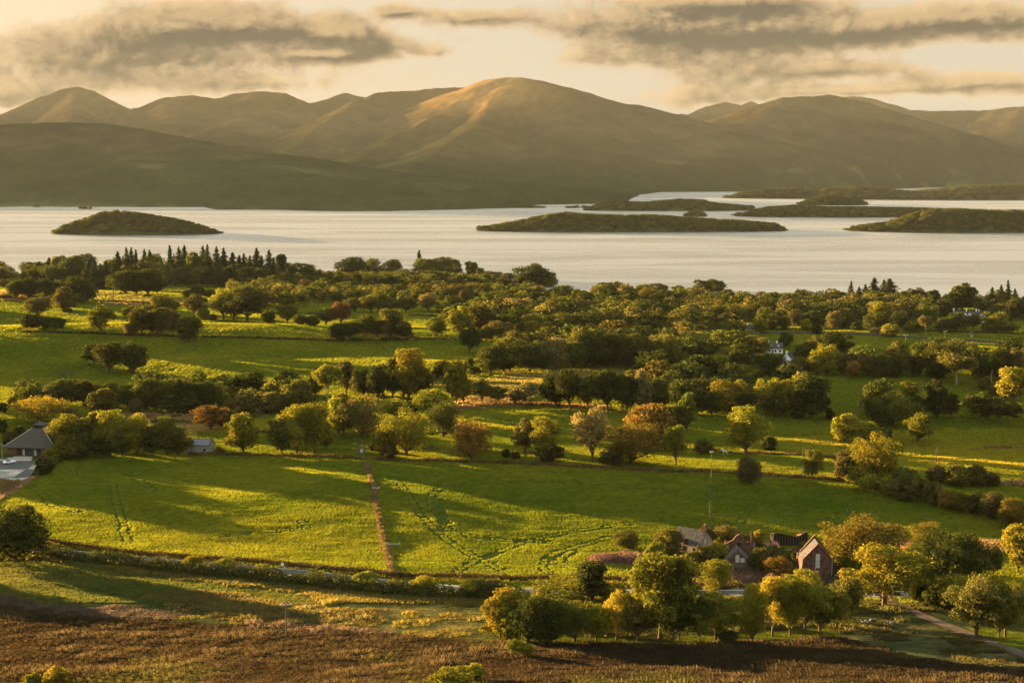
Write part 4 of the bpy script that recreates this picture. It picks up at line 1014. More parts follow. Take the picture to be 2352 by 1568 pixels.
# woods filled in behind the trees one can pick out; (group, polygon in view pixels, spacing across, spacing in depth, height range m, colours, shapes)
FILLS = [
    ('brown', [(600, 640), (690, 640), (780, 650), (1060, 650), (1200, 668), (1290, 690), (1160, 700), (960, 700), (820, 700), (700, 706), (600, 690)], 13, 30, (10, 15), 'ol g ol br dg g', 'OTO'),
    ('brown', [(560, 655), (700, 700), (640, 715), (590, 700), (520, 672)], 14, 24, (10, 14), 'ol dg g br', 'OTO'),
    ('shoreL', [(250, 640), (620, 640), (620, 652), (250, 652)], 10, 15, (17, 28), 'co dg co ol', 'CTO'),
    ('shoreL', [(60, 628), (210, 628), (210, 642), (60, 642)], 12, 18, (11, 16), 'dg ol dg', 'OTO'),
    ('shoreR', [(1290, 690), (1500, 694), (1700, 706), (1900, 704), (2100, 706), (2352, 712), (2352, 735), (2180, 735), (1960, 752), (1760, 750), (1560, 735), (1480, 720), (1350, 725), (1250, 715)], 14, 24, (10, 18), 'dg dg ol g g ol g dg br', 'OTOT'),
    ('long', [(1150, 715), (1300, 720), (1480, 735), (1560, 760), (1560, 790), (1400, 775), (1250, 780), (1120, 765), (1060, 775), (1040, 758)], 14, 24, (11, 19), 'g ol dg g dg dg ol', 'OTO'),
    ('long', [(1130, 852), (1480, 843), (1560, 852), (1660, 860), (1560, 800), (1300, 800), (1130, 830)], 13, 20, (11, 18), 'dg g dg ol', 'OTO'),
    ('cott', [(1560, 745), (1740, 760), (1750, 800), (1780, 845), (1860, 858), (1960, 865), (2000, 870), (1760, 868), (1600, 855), (1560, 800)], 14, 22, (10, 19), 'g ol dg dg ol', 'OTO'),
    ('edgeR', [(1960, 862), (2120, 860), (2260, 885), (2352, 920), (2352, 830), (2200, 830), (2000, 835)], 14, 22, (11, 15), 'g dg dg ol g', 'OTO'),
    ('lower', [(1460, 940), (1560, 950), (1880, 955), (1880, 925), (1760, 880), (1560, 870), (1480, 870), (1440, 900)], 12, 17, (10, 14), 'dg dg g dg ol', 'OTO'),
    ('shoreR', [(2360, 700), (2760, 706), (2760, 750), (2360, 745)], 15, 26, (11, 19), 'dg g ol dg', 'OTO'),
    ('edgeR', [(2360, 840), (2700, 850), (2700, 905), (2360, 900)], 14, 22, (10, 16), 'g dg ol', 'OTO'),
    ('right', [(2380, 985), (2700, 1000), (2700, 1012), (2380, 1000)], 16, 14, (9, 15), 'g dg ol yg', 'DOT'),
    ('hedgeR', [(2380, 1205), (2640, 1290), (2640, 1320), (2380, 1235)], 7, 7, (4, 8), 'ob br g', 'BBO'),
    ('road', [(2390, 1392), (2640, 1400), (2640, 1440), (2390, 1425)], 10, 10, (9, 14), 'g yg ol', 'OTD'),
    ('shoreL', [(-420, 622), (20, 630), (20, 650), (-420, 645)], 14, 22, (11, 19), 'dg g ol dg', 'OTO'),
    ('belt', [(-400, 905), (40, 925), (40, 950), (-400, 935)], 14, 20, (9, 14), 'dg g ol', 'OTD'),
    ('belt', [(60, 930), (300, 930), (620, 945), (700, 925), (720, 900), (500, 895), (300, 905), (60, 915)], 14, 20, (9, 12), 'dg dg g ol', 'OTO'),
]
STUFF = list(LEFTBELT)
CANDS = []


OPEN_VIEW = [(1757, 1828, 788, 834, 830), (2196, 2270, 706, 739, 1050), (1718, 1747, 750, 766, 980)]   # what stands behind must stay in sight


def blocks_view(x, y, h, w):
    z = float(T(x, y))
    x0, y0, d = to_view(x, y, z + h); x1, y1, d = to_view(x, y, z)
    hw = w / 2 * FPX / d
    return any(x0 + hw > a and x0 - hw < b and y0 < dd - 4 and y1 > c + 8 and y < far + 60 for a, b, c, dd, far in OPEN_VIEW)


def fills():
    rr = random.Random(5)
    for (g, poly, sx, sy, hr, cols, shs) in FILLS:
        W_ = [hit(px, py) for px, py in poly]
        wp = [(p[0], p[1]) for p in W_]
        x0 = min(p[0] for p in wp); x1 = max(p[0] for p in wp); y0 = min(p[1] for p in wp); y1 = max(p[1] for p in wp)
        yy = y0; row = 0
        while yy < y1:
            xx = x0 + (row % 2) * sx / 2
            while xx < x1:
                x = xx + rr.uniform(-.35, .35) * sx; y = yy + rr.uniform(-.35, .35) * sy
                if in_poly(np.array([x]), np.array([y]), wp)[0] and float(T(x, y)) > 1.0:
                    if all((x - a) ** 2 + ((y - b) * 0.6) ** 2 > (0.75 * c + 2.5) ** 2 for a, b, c in PLACED):
                        h = rr.uniform(*hr); col = rr.choice(cols.split()); sh = rr.choice(shs)
                        if col == 'co': sh = 'C'
                        if sh == 'C': col = 'co'
                        w = h * (rr.uniform(0.75, 1.15) if sh != 'C' else 0.32)
                        if blocks_view(x, y, h, w): xx += sx; continue
                        CANDS.append((y, x, h, w, col, sh, g))
                        PLACED.append((x, y, w / 2))
                xx += sx
            yy += sy; row += 1


fills()
N_BROAD = sum(1 for r in RECS if r['cat'] == 'tree')
CANDS.sort()
for (y_, x_, h_, w_, c_, s_, g_) in CANDS:
    vx_, vy_, _ = to_view(x_, y_, float(T(x_, y_)))
    if s_ != 'C' and N_BROAD < 300 and -40 < vx_ < 2392:
        place_tree(x_, y_, h_, w_, c_, s_, g_, None, float(vx_)); N_BROAD += 1
    else:
        STUFF.append((x_, y_, h_, w_, c_, s_))

# words for the trees that have none of their own: colour, shape, and their place in the row or wood
by = {}
for r in RECS:
    if not r['own']:
        by.setdefault((r['g'], r['col'], r['sh']), []).append(r)
for (g, c, s), L in by.items():
    L.sort(key=lambda r: r['vx'])
    noun = {'C': 'conifer', 'B': 'bush'}.get(s, 'tree')
    adj = '%s %s' % (COLOURS[c][1], SHAPE_WORD[s])
    where = GROUPS[g][0]
    for i, r in enumerate(L):
        if len(L) == 1:
            r['o']['label'] = 'the only %s %s %s' % (adj, noun, where)
        elif i == 0:
            r['o']['label'] = 'leftmost %s %s %s' % (adj, noun, where)
        elif i == len(L) - 1:
            r['o']['label'] = 'rightmost %s %s %s' % (adj, noun, where)
        else:
            r['o']['label'] = '%s %s %s from the left %s' % (ORD[i], adj, noun, where)
for r in RECS:
    if len(r['o']['label'].replace('-', ' ').split()) > 16: print('LONG', r['o']['label'])
print('trees', len(RECS), 'broad', N_BROAD, 'stuff', len(STUFF))


KEEP_CLEAR = []

# ------------------------------------------------------------------ things nobody could count: woods, grass, heath
def scatter(name, protos, P, which, scale, rot, cover, label, cat=None, kind='stuff', group=None):
    """instances of the prototype meshes on a cloud of points, through geometry nodes"""
    P = np.asarray(P, np.float32); n = len(P)
    me = bpy.data.meshes.new(name)
    me.vertices.add(n); me.vertices.foreach_set('co', P.ravel())
    for nm, typ, key, arr in (('scl', 'FLOAT_VECTOR', 'vector', scale), ('rot', 'FLOAT_VECTOR', 'vector', rot)):
        a = me.attributes.new(nm, typ, 'POINT'); a.data.foreach_set(key, np.asarray(arr, np.float32).ravel())
    a = me.attributes.new('which', 'INT', 'POINT'); a.data.foreach_set('value', np.asarray(which, np.int32))
    a = me.attributes.new('cover', 'FLOAT_COLOR', 'POINT')
    c = np.ones((n, 4), np.float32); c[:, :3] = cover; a.data.foreach_set('color', c.ravel())
    o = link(name, me)
    g = bpy.data.node_groups.new(name + '_nodes', 'GeometryNodeTree')
    g.interface.new_socket('Geometry', in_out='INPUT', socket_type='NodeSocketGeometry')
    g.interface.new_socket('Geometry', in_out='OUTPUT', socket_type='NodeSocketGeometry')
    N = g.nodes; Lk = g.links
    gi = N.new('NodeGroupInput'); go = N.new('NodeGroupOutput'); jn = N.new('GeometryNodeJoinGeometry')

    def attr(nm, typ):
        q = N.new('GeometryNodeInputNamedAttribute'); q.data_type = typ; q.inputs['Name'].default_value = nm
        return q.outputs['Attribute']
    for i, pm in enumerate(protos):
        po = bpy.data.objects.new(name + '_source', pm)
        oi = N.new('GeometryNodeObjectInfo'); oi.inputs['Object'].default_value = po
        oi.inputs['As Instance'].default_value = True
        cmp = N.new('FunctionNodeCompare'); cmp.data_type = 'INT'; cmp.operation = 'EQUAL'
        Lk.new(attr('which', 'INT'), cmp.inputs[2]); cmp.inputs[3].default_value = i
        ip = N.new('GeometryNodeInstanceOnPoints')
        Lk.new(gi.outputs[0], ip.inputs['Points']); Lk.new(cmp.outputs[0], ip.inputs['Selection'])
        Lk.new(oi.outputs['Geometry'], ip.inputs['Instance'])
        er = N.new('FunctionNodeEulerToRotation'); Lk.new(attr('rot', 'FLOAT_VECTOR'), er.inputs[0])
        Lk.new(er.outputs[0], ip.inputs['Rotation']); Lk.new(attr('scl', 'FLOAT_VECTOR'), ip.inputs['Scale'])
        Lk.new(ip.outputs[0], jn.inputs[0])
    Lk.new(jn.outputs[0], go.inputs[0])
    md = o.modifiers.new('scatter', 'NODES'); md.node_group = g
    tag(o, label, cat, group, kind)
    return o


def far_crown(seed, kind, n, leaf):
    V, F, C, Nn, S, rs = broadleaf(seed, kind, n, leaf) if kind != 'C' else conifer(seed, n, leaf)
    Vl, Fl = leaf_quads(C, Nn, S, rs)
    me = np_mesh('far_crown', Vl, Fl, M_LEAFI)
    at = me.attributes.new('tint', 'FLOAT', 'FACE'); at.data.foreach_set('value', rs.rand(len(Fl)).astype(np.float32))
    return me, 2 * np.percentile(np.abs(C[:, :2]), 96)


FARP = [far_crown(501, 'O', 1500, 0.062), far_crown(502, 'T', 1500, 0.062), far_crown(503, 'O', 1500, 0.062), far_crown(504, 'C', 1500, 0.05)]


def woods(name, rows, label):
    """rows: x, y, z, h, w, colour key, shape"""
    P = []; wh = []; sc = []; rt = []; cv = []
    rr = random.Random(3)
    for (x, y, z, h, w, c, s) in rows:
        k = 3 if s == 'C' else (1 if s == 'T' else rr.choice((0, 2)))
        P.append((x, y, z)); wh.append(k); q = w / FARP[k][1]; sc.append((q, q, h)); rt.append((0, 0, rr.uniform(0, 6.28))); cv.append(jit(COLOURS[c][0], 0.25))
    scatter(name, [m for m, _ in FARP], P, wh, sc, rt, cv, label)


woods('woodland', [(x, y, float(T(x, y)) - 0.2, h, w, c, s) for (x, y, h, w, c, s) in STUFF], 'mixed woodland filling in behind the trees between pastures and loch')

# islands: (front shore left/right in view px, row of the shore, depth m, skyline of the tree tops, label)
ISLES = [
    ('low wooded island with bare left end, nearest on the left', 128, 505, 540, 150, [(128, 534), (150, 516), (200, 500), (235, 487), (270, 481), (330, 489), (400, 500), (450, 512), (480, 522), (505, 533)], 11, (6, 14), 'ol g dg dg g ol'),
    ('long wooded island in the middle of the loch', 1102, 1800, 533.5, 190, [(1102, 530), (1120, 518), (1180, 508), (1240, 495), (1300, 486), (1340, 490), (1420, 493), (1500, 492), (1600, 500), (1700, 505), (1780, 512), (1800, 526)], 12, (7, 15), 'dg g g ol dg'),
    ('wooded island reaching the right edge of the picture', 1950, 2480, 535.5, 260, [(1950, 528), (1975, 516), (2040, 508), (2080, 494), (2130, 480), (2190, 478), (2260, 481), (2352, 482), (2480, 490)], 12, (7, 15), 'dg g dg ol dg'),
    ('flat wooded island behind the right-hand ones', 1690, 2200, 500, 330, [(1690, 496), (1712, 486), (1760, 474), (1830, 470), (1900, 474), (1970, 474), (2100, 476), (2200, 480)], 14, (10, 14), 'ol dg g dg'),
    ('small domed wooded island rising behind the flat one', 1838, 1985, 472, 200, [(1838, 464), (1850, 456), (1890, 448), (1940, 449), (1970, 454), (1985, 466)], 16, (11, 16), 'dg g dg'),
    ('narrow wooded island behind the long middle island', 1345, 1728, 485, 240, [(1345, 480), (1380, 464), (1420, 460), (1480, 463), (1560, 456), (1610, 458), (1650, 466), (1728, 472)], 14, (10, 14), 'dg g dg ol'),
    ('tiny tree-covered islet between the middle islands', 1572, 1622, 498, 60, [(1572, 493), (1585, 484), (1605, 482), (1622, 494)], 9, (8, 12), 'g ol'),
    ('string of low trees left of the narrow island', 1300, 1352, 478, 40, [(1300, 474), (1330, 471), (1352, 473)], 14, (7, 10), 'dg g'),
    ('low tree-lined spit beside the dark headland', 1182, 1250, 478, 40, [(1182, 473), (1215, 470), (1250, 474)], 14, (7, 10), 'dg dg'),
    ('far wooded island towards the right edge', 1668, 2050, 457, 420, [(1668, 453), (1700, 440), (1760, 431), (1830, 431), (1880, 436), (1960, 435), (2050, 440)], 24, (12, 17), 'dg g dg'),
    ('farthest wooded island at the right', 1870, 2700, 460, 600, [(1870, 450), (1890, 432), (1950, 427), (2040, 434), (2090, 438), (2160, 432), (2230, 424), (2352, 421), (2700, 420)], 24, (12, 17), 'dg g ol dg'),
    ('tiny islet off the far left shore', 185, 210, 480, 30, [(185, 478), (197, 474), (210, 478)], 12, (8, 10), 'dg'),
    ('tiny islet with two trees far left', 78, 92, 476, 20, [(78, 474), (85, 471), (92, 474)], 14, (6, 9), 'dg'),
    ('tiny islet with a few trees beside the headland', 456, 468, 475, 20, [(456, 473), (462, 471), (468, 473)], 12, (6, 9), 'dg'),
]
M_ISLE = simple_material('island_soil', (0.035, 0.038, 0.014), 0.95, 0.4, 0.1)


def islands():
    rs = np.random.RandomState(9)
    allrows = []
    for (lab, xl, xr, vy, depth, sky, sp, hr, cols) in ISLES:
        a, yc, zc = ray((xl + xr) / 2, vy)
        D0 = -CAM_H * yc / zc
        wx = (xr - xl) / FPX * (D0 + depth / 2)
        xc = ((xl + xr) / 2 - 1176) / FPX * D0 * (1 / yc)
        xc = float(a * (D0 + depth / 2) / yc)
        Dc = D0 + depth / 2
        # canopy heights seen against the sky give the ground profile
        sx_ = np.array([q[0] for q in sky], float); sy_ = np.array([q[1] for q in sky], float)
        nx, ny = 70, 26
        U = np.linspace(-1, 1, nx); Vv = np.linspace(-1, 1, ny)
        GX, GY = np.meshgrid(U, Vv, indexing='xy')
        GX, GY = GX.T, GY.T
        edge = 1 + 0.18 * fbm(GX * 4 + xl, GY * 4, 3)
        Xw = xc + GX * wx / 2 * 1.02
        half = np.sqrt(np.clip(1 - GX ** 2, 0.0, 1)) ** 0.8
        Yw = Dc + GY * depth / 2 * np.maximum(half, 0.05)
        b, byc, bzc = ray(0, np.interp(1176 + FPX * Xw / Yw, sx_, sy_))
        ztop = CAM_H + bzc / byc * Yw
        hm = (hr[0] + hr[1]) / 2
        prof = np.clip(1 - np.abs(GY) ** 2.2, 0, 1)
        Zw = np.clip(ztop - hm * 1.0, 0.5, None) * 0.92 * prof ** 0.9 + 0.3 - 2.5 * (np.abs(GY) > 0.96)
        Zw[0] = -1; Zw[-1] = -1
        me = np_mesh('island', np.stack([Xw, Yw, Zw], 2).reshape(-1, 3), grid_faces(nx, ny)[:, ::-1], M_ISLE, True)
        o = link('island', me); tag(o, lab, None, None, 'structure')
        area_n = int(wx * depth * 0.75 / (sp * sp * 0.42))
        for i in range(area_n):
            gx = rs.uniform(-0.985, 0.985); gy = rs.uniform(-0.95, 0.95)
            hf_ = math.sqrt(max(0, 1 - gx * gx)) ** 0.8
            x = xc + gx * wx / 2 * 1.02; y = Dc + gy * depth / 2 * max(hf_, 0.05)
            vx_ = 1176 + FPX * x / y
            _, byc, bzc = ray(0, np.interp(vx_, sx_, sy_))
            zt = CAM_H + float(bzc / byc) * y
            z = max(zt - hm * 1.0, 0.5) * max(0, 1 - abs(gy) ** 2.2) ** 0.9 + 0.6
            h = min(rs.uniform(*hr), max(3.0, (zt - z) * 1.15)) if gy > -0.5 else rs.uniform(*hr) * 0.8
            h = max(h, 3.2)
            c = cols.split()[rs.randint(len(cols.split()))]
            allrows.append((x, y, z - 0.8, h, max(h, sp * 0.8) * rs.uniform(0.8, 1.4), c, 'O' if rs.rand() < 0.7 else 'T'))
    woods('island_woodland', allrows, 'dense broadleaved woodland covering the loch islands')
    print('island trees', len(allrows))


islands()


def grass_patch(seed, size, n, hgt, wid, m, lean=0.35):
    rs = np.random.RandomState(seed)
    x = rs.uniform(-size / 2, size / 2, n); y = rs.uniform(-size / 2, size / 2, n)
    a = rs.uniform(0, 6.283, n); h = hgt * rs.uniform(0.5, 1.3, n); w = wid * rs.uniform(0.6, 1.3, n)
    dx = np.cos(a) * w / 2; dy = np.sin(a) * w / 2
    lx = rs.normal(size=n) * h * lean; ly = rs.normal(size=n) * h * lean
    b0 = np.stack([x - dx, y - dy, np.full(n, -0.06)], 1); b1 = np.stack([x + dx, y + dy, np.full(n, -0.06)], 1)
    t1 = np.stack([x + dx * 0.9 + lx, y + dy * 0.9 + ly, h], 1); t0 = np.stack([x - dx * 0.8 + lx, y - dy * 0.8 + ly, h * rs.uniform(0.6, 1.1, n)], 1)
    V = np.stack([b0, b1, t1, t0], 1).reshape(-1, 3)
    me = np_mesh('grass_patch', V, np.arange(4 * n).reshape(n, 4), m)
    at = me.attributes.new('tint', 'FLOAT', 'FACE'); at.data.foreach_set('value', rs.rand(n).astype(np.float32))
    return me


def m_grass(t, m):
    base = t.n('ShaderNodeAttribute', attribute_name='cover', attribute_type='INSTANCER').outputs[0]
    tint = t.n('ShaderNodeAttribute', attribute_name='tint').outputs[2]
    geo = t.n('ShaderNodeNewGeometry')
    n = t.noise(geo.outputs['Position'], 0.5, 3.0)
    f = t.m('MULTIPLY', t.step(tint, 0, 1, 0.75, 1.25), t.step(n, 0.3, 0.7, 0.8, 1.2))
    c = t.mix(1.0, base, t.n('ShaderNodeCombineColor', {0: f, 1: f, 2: f}), 'MULTIPLY')
    tr = t.mix(1.0, c, (1.35, 1.2, 0.8), 'MULTIPLY')
    x = t.n('ShaderNodeMixShader', {0: 0.5, 1: t.n('ShaderNodeBsdfDiffuse', {'Color': c}), 2: t.n('ShaderNodeBsdfTranslucent', {'Color': tr})})
    t.n('ShaderNodeOutputMaterial', {'Surface': x})


M_GRASS = mat('grass_blades', m_grass)


def cover_at(x, y, z):
    vx, vy, dep = to_view(x, y, z)
    vx = vx + 14 * fbm(x / 9.0, y / 9.0, 3); vy = vy + 7 * fbm(x / 7.0 + 9, y / 7.0, 3) * (400 / np.maximum(y, 150))
    c = np.zeros(x.shape + (3,)); c[:] = GREEN
    k = np.full(x.shape, -1)
    for i, (col, poly) in enumerate(COVERS):
        msk = in_poly(vx, vy, poly)
        c[msk] = col; k[msk] = i
    return c, k, vx, vy


PAVED = [[(-60, 1052), (75, 1052), (90, 1075), (75, 1105), (-60, 1100)]]


def grass():
    rs = np.random.RandomState(21)
    P1 = [grass_patch(11, 1.3, 46, 0.24, 0.20, M_GRASS, 0.5), grass_patch(12, 1.3, 46, 0.25, 0.20, M_GRASS, 0.5), grass_patch(13, 1.3, 46, 0.26, 0.18, M_GRASS, 0.6)]
    P4 = [grass_patch(1, 4.2, 330, 0.24, 0.28, M_GRASS, 0.5), grass_patch(2, 4.2, 330, 0.24, 0.28, M_GRASS, 0.5), grass_patch(3, 4.2, 330, 0.28, 0.26, M_GRASS, 0.6)]
    PX = []; SC_ = []
    for (y0, y1, st, s) in ((296, 500, 1.12, 0.0), (500, 640, 3.6, 1.0), (640, 1000, 6.4, 1.75), (1000, 1600, 10.5, 2.8)):
        for y in np.arange(y0, y1, st):
            hw = y * 0.46 + 40
            x = np.arange(-hw, hw, st)
            x = x + rs.uniform(-.3, .3, len(x)) * st
            yy = y + rs.uniform(-.3, .3, len(x)) * st
            PX.append(np.stack([x, yy], 1)); SC_.append(np.full(len(x), s))
    XY = np.concatenate(PX); s = np.concatenate(SC_)
    x, y = XY[:, 0], XY[:, 1]
    z = T(x, y)
    c, k, vx, vy = cover_at(x, y, z)
    heath = np.isin(k, [15])
    paved = np.isin(k, [20])
    ok = (z > 1.5) & ~heath & ~paved & (vy > 600) & (vx > -420) & (vx < 2780)
    for pl in KEEP_CLEAR:
        ok &= ~in_poly(x, y, pl)
    x, y, z, s, c, k = x[ok], y[ok], z[ok], s[ok], c[ok], k[ok]
    # leave the wheel ruts open
    near = np.ones(len(x), bool)
    R_ = np.concatenate(RUTS)
    cell = {}
    for i, (a, b) in enumerate(R_): cell.setdefault((int(a // 2), int(b // 2)), []).append(i)
    for i in np.where(s == 0)[0]:
        a, b = x[i], y[i]; ca, cb = int(a // 2), int(b // 2)
        for da in (-1, 0, 1):
            for db in (-1, 0, 1):
                for q in cell.get((ca + da, cb + db), ()):
                    if (R_[q][0] - a) ** 2 + (R_[q][1] - b) ** 2 < 0.75 ** 2: near[i] = False
    x, y, z, s, c, k = x[near], y[near], z[near], s[near], c[near], k[near]
    fine = s == 0
    s = np.where(fine, 1.0, s)
    e = 1.5
    gx = (T(x + e, y) - T(x - e, y)) / (2 * e); gy = (T(x, y + e) - T(x, y - e)) / (2 * e)
    rot = np.stack([np.arctan(gy), -np.arctan(gx), rs.randint(0, 4, len(x)) * 0.0], 1)
    cl = 1 + 0.55 * fbm(x / 9.0, y / 3.0, 3)
    rough = (c[:, 0] > c[:, 1]) * 0.9
    sc = np.stack([s, s, np.clip((0.85 + 0.35 * s) * (0.8 + rough) * np.clip(cl, 0.45, 1.9), 0.3, 4)], 1)
    n1 = fbm(x / 40.0, y / 40.0, 4)[:, None]
    n2 = fbm(x / 6.0, y / 3.0, 3)[:, None]
    c = c * (1 + n1 * np.array([0.55, 0.3, 0.3]) + n2 * np.array([0.25, 0.18, 0.12]))
    wh = rs.randint(0, 3, len(x)) + np.where(fine, 0, 3)
    scatter('grass', P1 + P4, np.stack([x, y, z], 1), wh, sc, rot, np.clip(c, 0.004, 1), 'short pasture grass covering the fields')
    print('grass patches', len(x))
    # heath: coarse brown tussocks, bracken and heather on the slope at the bottom
    PH = [grass_patch(7, 3.0, 150, 0.34, 0.24, M_GRASS, 0.8), grass_patch(8, 3.0, 150, 0.28, 0.28, M_GRASS, 0.8), grass_patch(9, 3.0, 120, 0.55, 0.14, M_GRASS, 0.5)]
    PX = []
    for yv in np.arange(205, 345, 1.75):
        hw = yv * 0.50 + 30
        xx = np.arange(-hw, hw, 1.9)
        PX.append(np.stack([xx + rs.uniform(-1, 1, len(xx)), yv + rs.uniform(-1, 1, len(xx))], 1))
    XY = np.concatenate(PX); x, y = XY[:, 0], XY[:, 1]; z = T(x, y)
    c, k, vx, vy = cover_at(x, y, z)
    ok = np.isin(k, [15, 12, 13, 14])
    ok |= (np.isin(k, [10, 17, 16]) & (fbm(x / 6.0, y / 6.0, 3) > 0.2))
    ok |= (vy > 1560) & (k < 0)
    for pl in KEEP_CLEAR:
        ok &= ~in_poly(x, y, pl)
    x, y, z, c, k = x[ok], y[ok], z[ok], c[ok], k[ok]
    n1 = fbm(x / 13.0, y / 9.0, 4)[:, None]; n2 = fbm(x / 3.0 + 50, y / 2.0, 3)[:, None]
    gold = np.array([0.050, 0.038, 0.021]); dark = np.array([0.028, 0.020, 0.011]); grn = np.array([0.055, 0.055, 0.016])
    f = sstep(n1 + 0.6 * n2, 0.0, 0.5); g = sstep(-n1 + 0.6 * n2, 0.1, 0.5); q = sstep(fbm(x / 20.0 + 9, y / 20.0, 3), 0.15, 0.4)[:, None]
    br = (k == 15)[:, None]
    cc = c * (1 - f) + gold * f; cc = cc * (1 - g) + dark * g; cc = cc * (1 - 0.6 * q) + grn * 0.6 * q
    c = np.where(br, cc, c * (1 + 0.8 * n2))
    hh = np.clip(0.9 + 1.0 * n1[:, 0] + 0.8 * n2[:, 0], 0.35, 2.0)
    sc = np.stack([np.ones(len(x)), np.ones(len(x)), hh], 1)
    e = 1.5
    gx = (T(x + e, y) - T(x - e, y)) / (2 * e); gy = (T(x, y + e) - T(x, y - e)) / (2 * e)
    rot = np.stack([np.arctan(gy), -np.arctan(gx), np.zeros(len(x))], 1)
    scatter('heath_grass', PH, np.stack([x, y, z], 1), rs.randint(0, 3, len(x)), sc, rot, np.clip(c, 0.004, 1), 'coarse brown moor grass, bracken and heather on the near slope')
    print('heath', len(x))


# ------------------------------------------------------------------ road, tracks, paved ground
def V1(r, x, y):
    return (REG[r][0] + x / 3, REG[r][1] + y / 3)


def path_world(pts, step=2.0):
    P = np.array([hit(*p)[:2] for p in pts])
    # smooth a little (Chaikin), then resample
    for _ in range(2):
        Q = [P[0]]
        for i in range(len(P) - 1):
            Q += [P[i] * 0.75 + P[i + 1] * 0.25, P[i] * 0.25 + P[i + 1] * 0.75]
        Q.append(P[-1]); P = np.array(Q)
    seg = np.linalg.norm(np.diff(P, axis=0), axis=1); cum = np.concatenate([[0], np.cumsum(seg)])
    n = max(2, int(cum[-1] / step))
    s = np.linspace(0, cum[-1], n)
    return np.stack([np.interp(s, cum, P[:, 0]), np.interp(s, cum, P[:, 1])], 1)


def normals2(P):
    d = np.gradient(P, axis=0); d /= np.linalg.norm(d, axis=1)[:, None] + 1e-9
    return np.stack([-d[:, 1], d[:, 0]], 1)


def ribbon(name, P, width, off, m, label=None, kind='structure', offset=0.0, level=True, parent=None, nw=3):
    N_ = normals2(P)
    zc = T(P[:, 0], P[:, 1])
    k = np.ones(9) / 9
    zs = np.convolve(np.pad(zc, 4, 'edge'), k, 'valid') if len(zc) > 9 else zc
    rows = []
    for i in range(nw):
        t = (i / (nw - 1) - 0.5) * width + offset
        q = P + N_ * t
        z = np.maximum(zs, T(q[:, 0], q[:, 1])) if level else T(q[:, 0], q[:, 1])
        rows.append(np.stack([q[:, 0], q[:, 1], z + off], 1))
    V = np.stack(rows, 1).reshape(-1, 3)
    o = link(name, np_mesh(name, V, grid_faces(len(P), nw)[:, ::-1], m, True), parent)
    if not parent: tag(o, label, None, None, kind)
    return o


def m_flat(name, col, var=0.2, scale=0.6, rough=0.85, spec=0.3):
    def b(t, m):
        geo = t.n('ShaderNodeNewGeometry')
        n = t.noise(geo.outputs['Position'], scale, 6.0, 0.65)
        n2 = t.noise(geo.outputs['Position'], scale * 9, 3.0, 0.6)
        f = t.m('MULTIPLY', t.step(n, 0.3, 0.7, 1 - var, 1 + var), t.step(n2, 0.3, 0.7, 1 - var * 0.5, 1 + var * 0.5))
        c = t.mix(1.0, tuple(col) + (1,), t.n('ShaderNodeCombineColor', {0: f, 1: f, 2: f}), 'MULTIPLY')
        p = t.n('ShaderNodeBsdfPrincipled', {'Base Color': c, 'Roughness': rough, 'Normal': t.n('ShaderNodeBump', {'Strength': 0.5, 'Distance': 0.03, 'Height': n2})})
        p.inputs['Specular IOR Level'].default_value = spec
        t.n('ShaderNodeOutputMaterial', {'Surface': p})
    return mat(name, b)


M_ROAD = m_flat('asphalt', (0.058, 0.055, 0.050), 0.15, 0.3, 0.85, 0.1)
M_LINE = m_flat('road_paint', (0.55, 0.54, 0.5), 0.2, 1.5)
M_DIRT = m_flat('track_dirt', (0.062, 0.047, 0.036), 0.35, 0.5, 1.0, 0.0)
M_RUT = m_flat('rut_soil', (0.036, 0.042, 0.008), 0.3, 0.5, 1.0, 0.0)
M_KERB = m_flat('paving', (0.22, 0.20, 0.18), 0.15, 0.5)

ROADP = path_world([(-120, 1240), (0, 1252), (80, 1262), (200, 1275), (300, 1283), (400, 1292), (480, 1299), (600, 1309), (720, 1320), (850, 1335), (960, 1346), (1040, 1353), (1150, 1358), (1300, 1361), (1450, 1363), (1600, 1363), (1720, 1363), (1900, 1365), (2130, 1367), (2400, 1372), (2520, 1376)], 2.0)
ribbon('road', ROADP, 5.6, 0.10, M_ROAD, 'narrow grey country road running between two hedges', nw=5)
for off_ in (-2.45, 2.45):
    ribbon('road_edge_line', ROADP, 0.16, 0.104 + 0.004, M_LINE, 'worn white line along the edge of the country road', offset=off_, nw=2)


def band(P, w):
    N_ = normals2(P)
    return [tuple(q) for q in P[::3] + N_[::3] * w] + [tuple(q) for q in (P[::3] - N_[::3] * w)[::-1]]


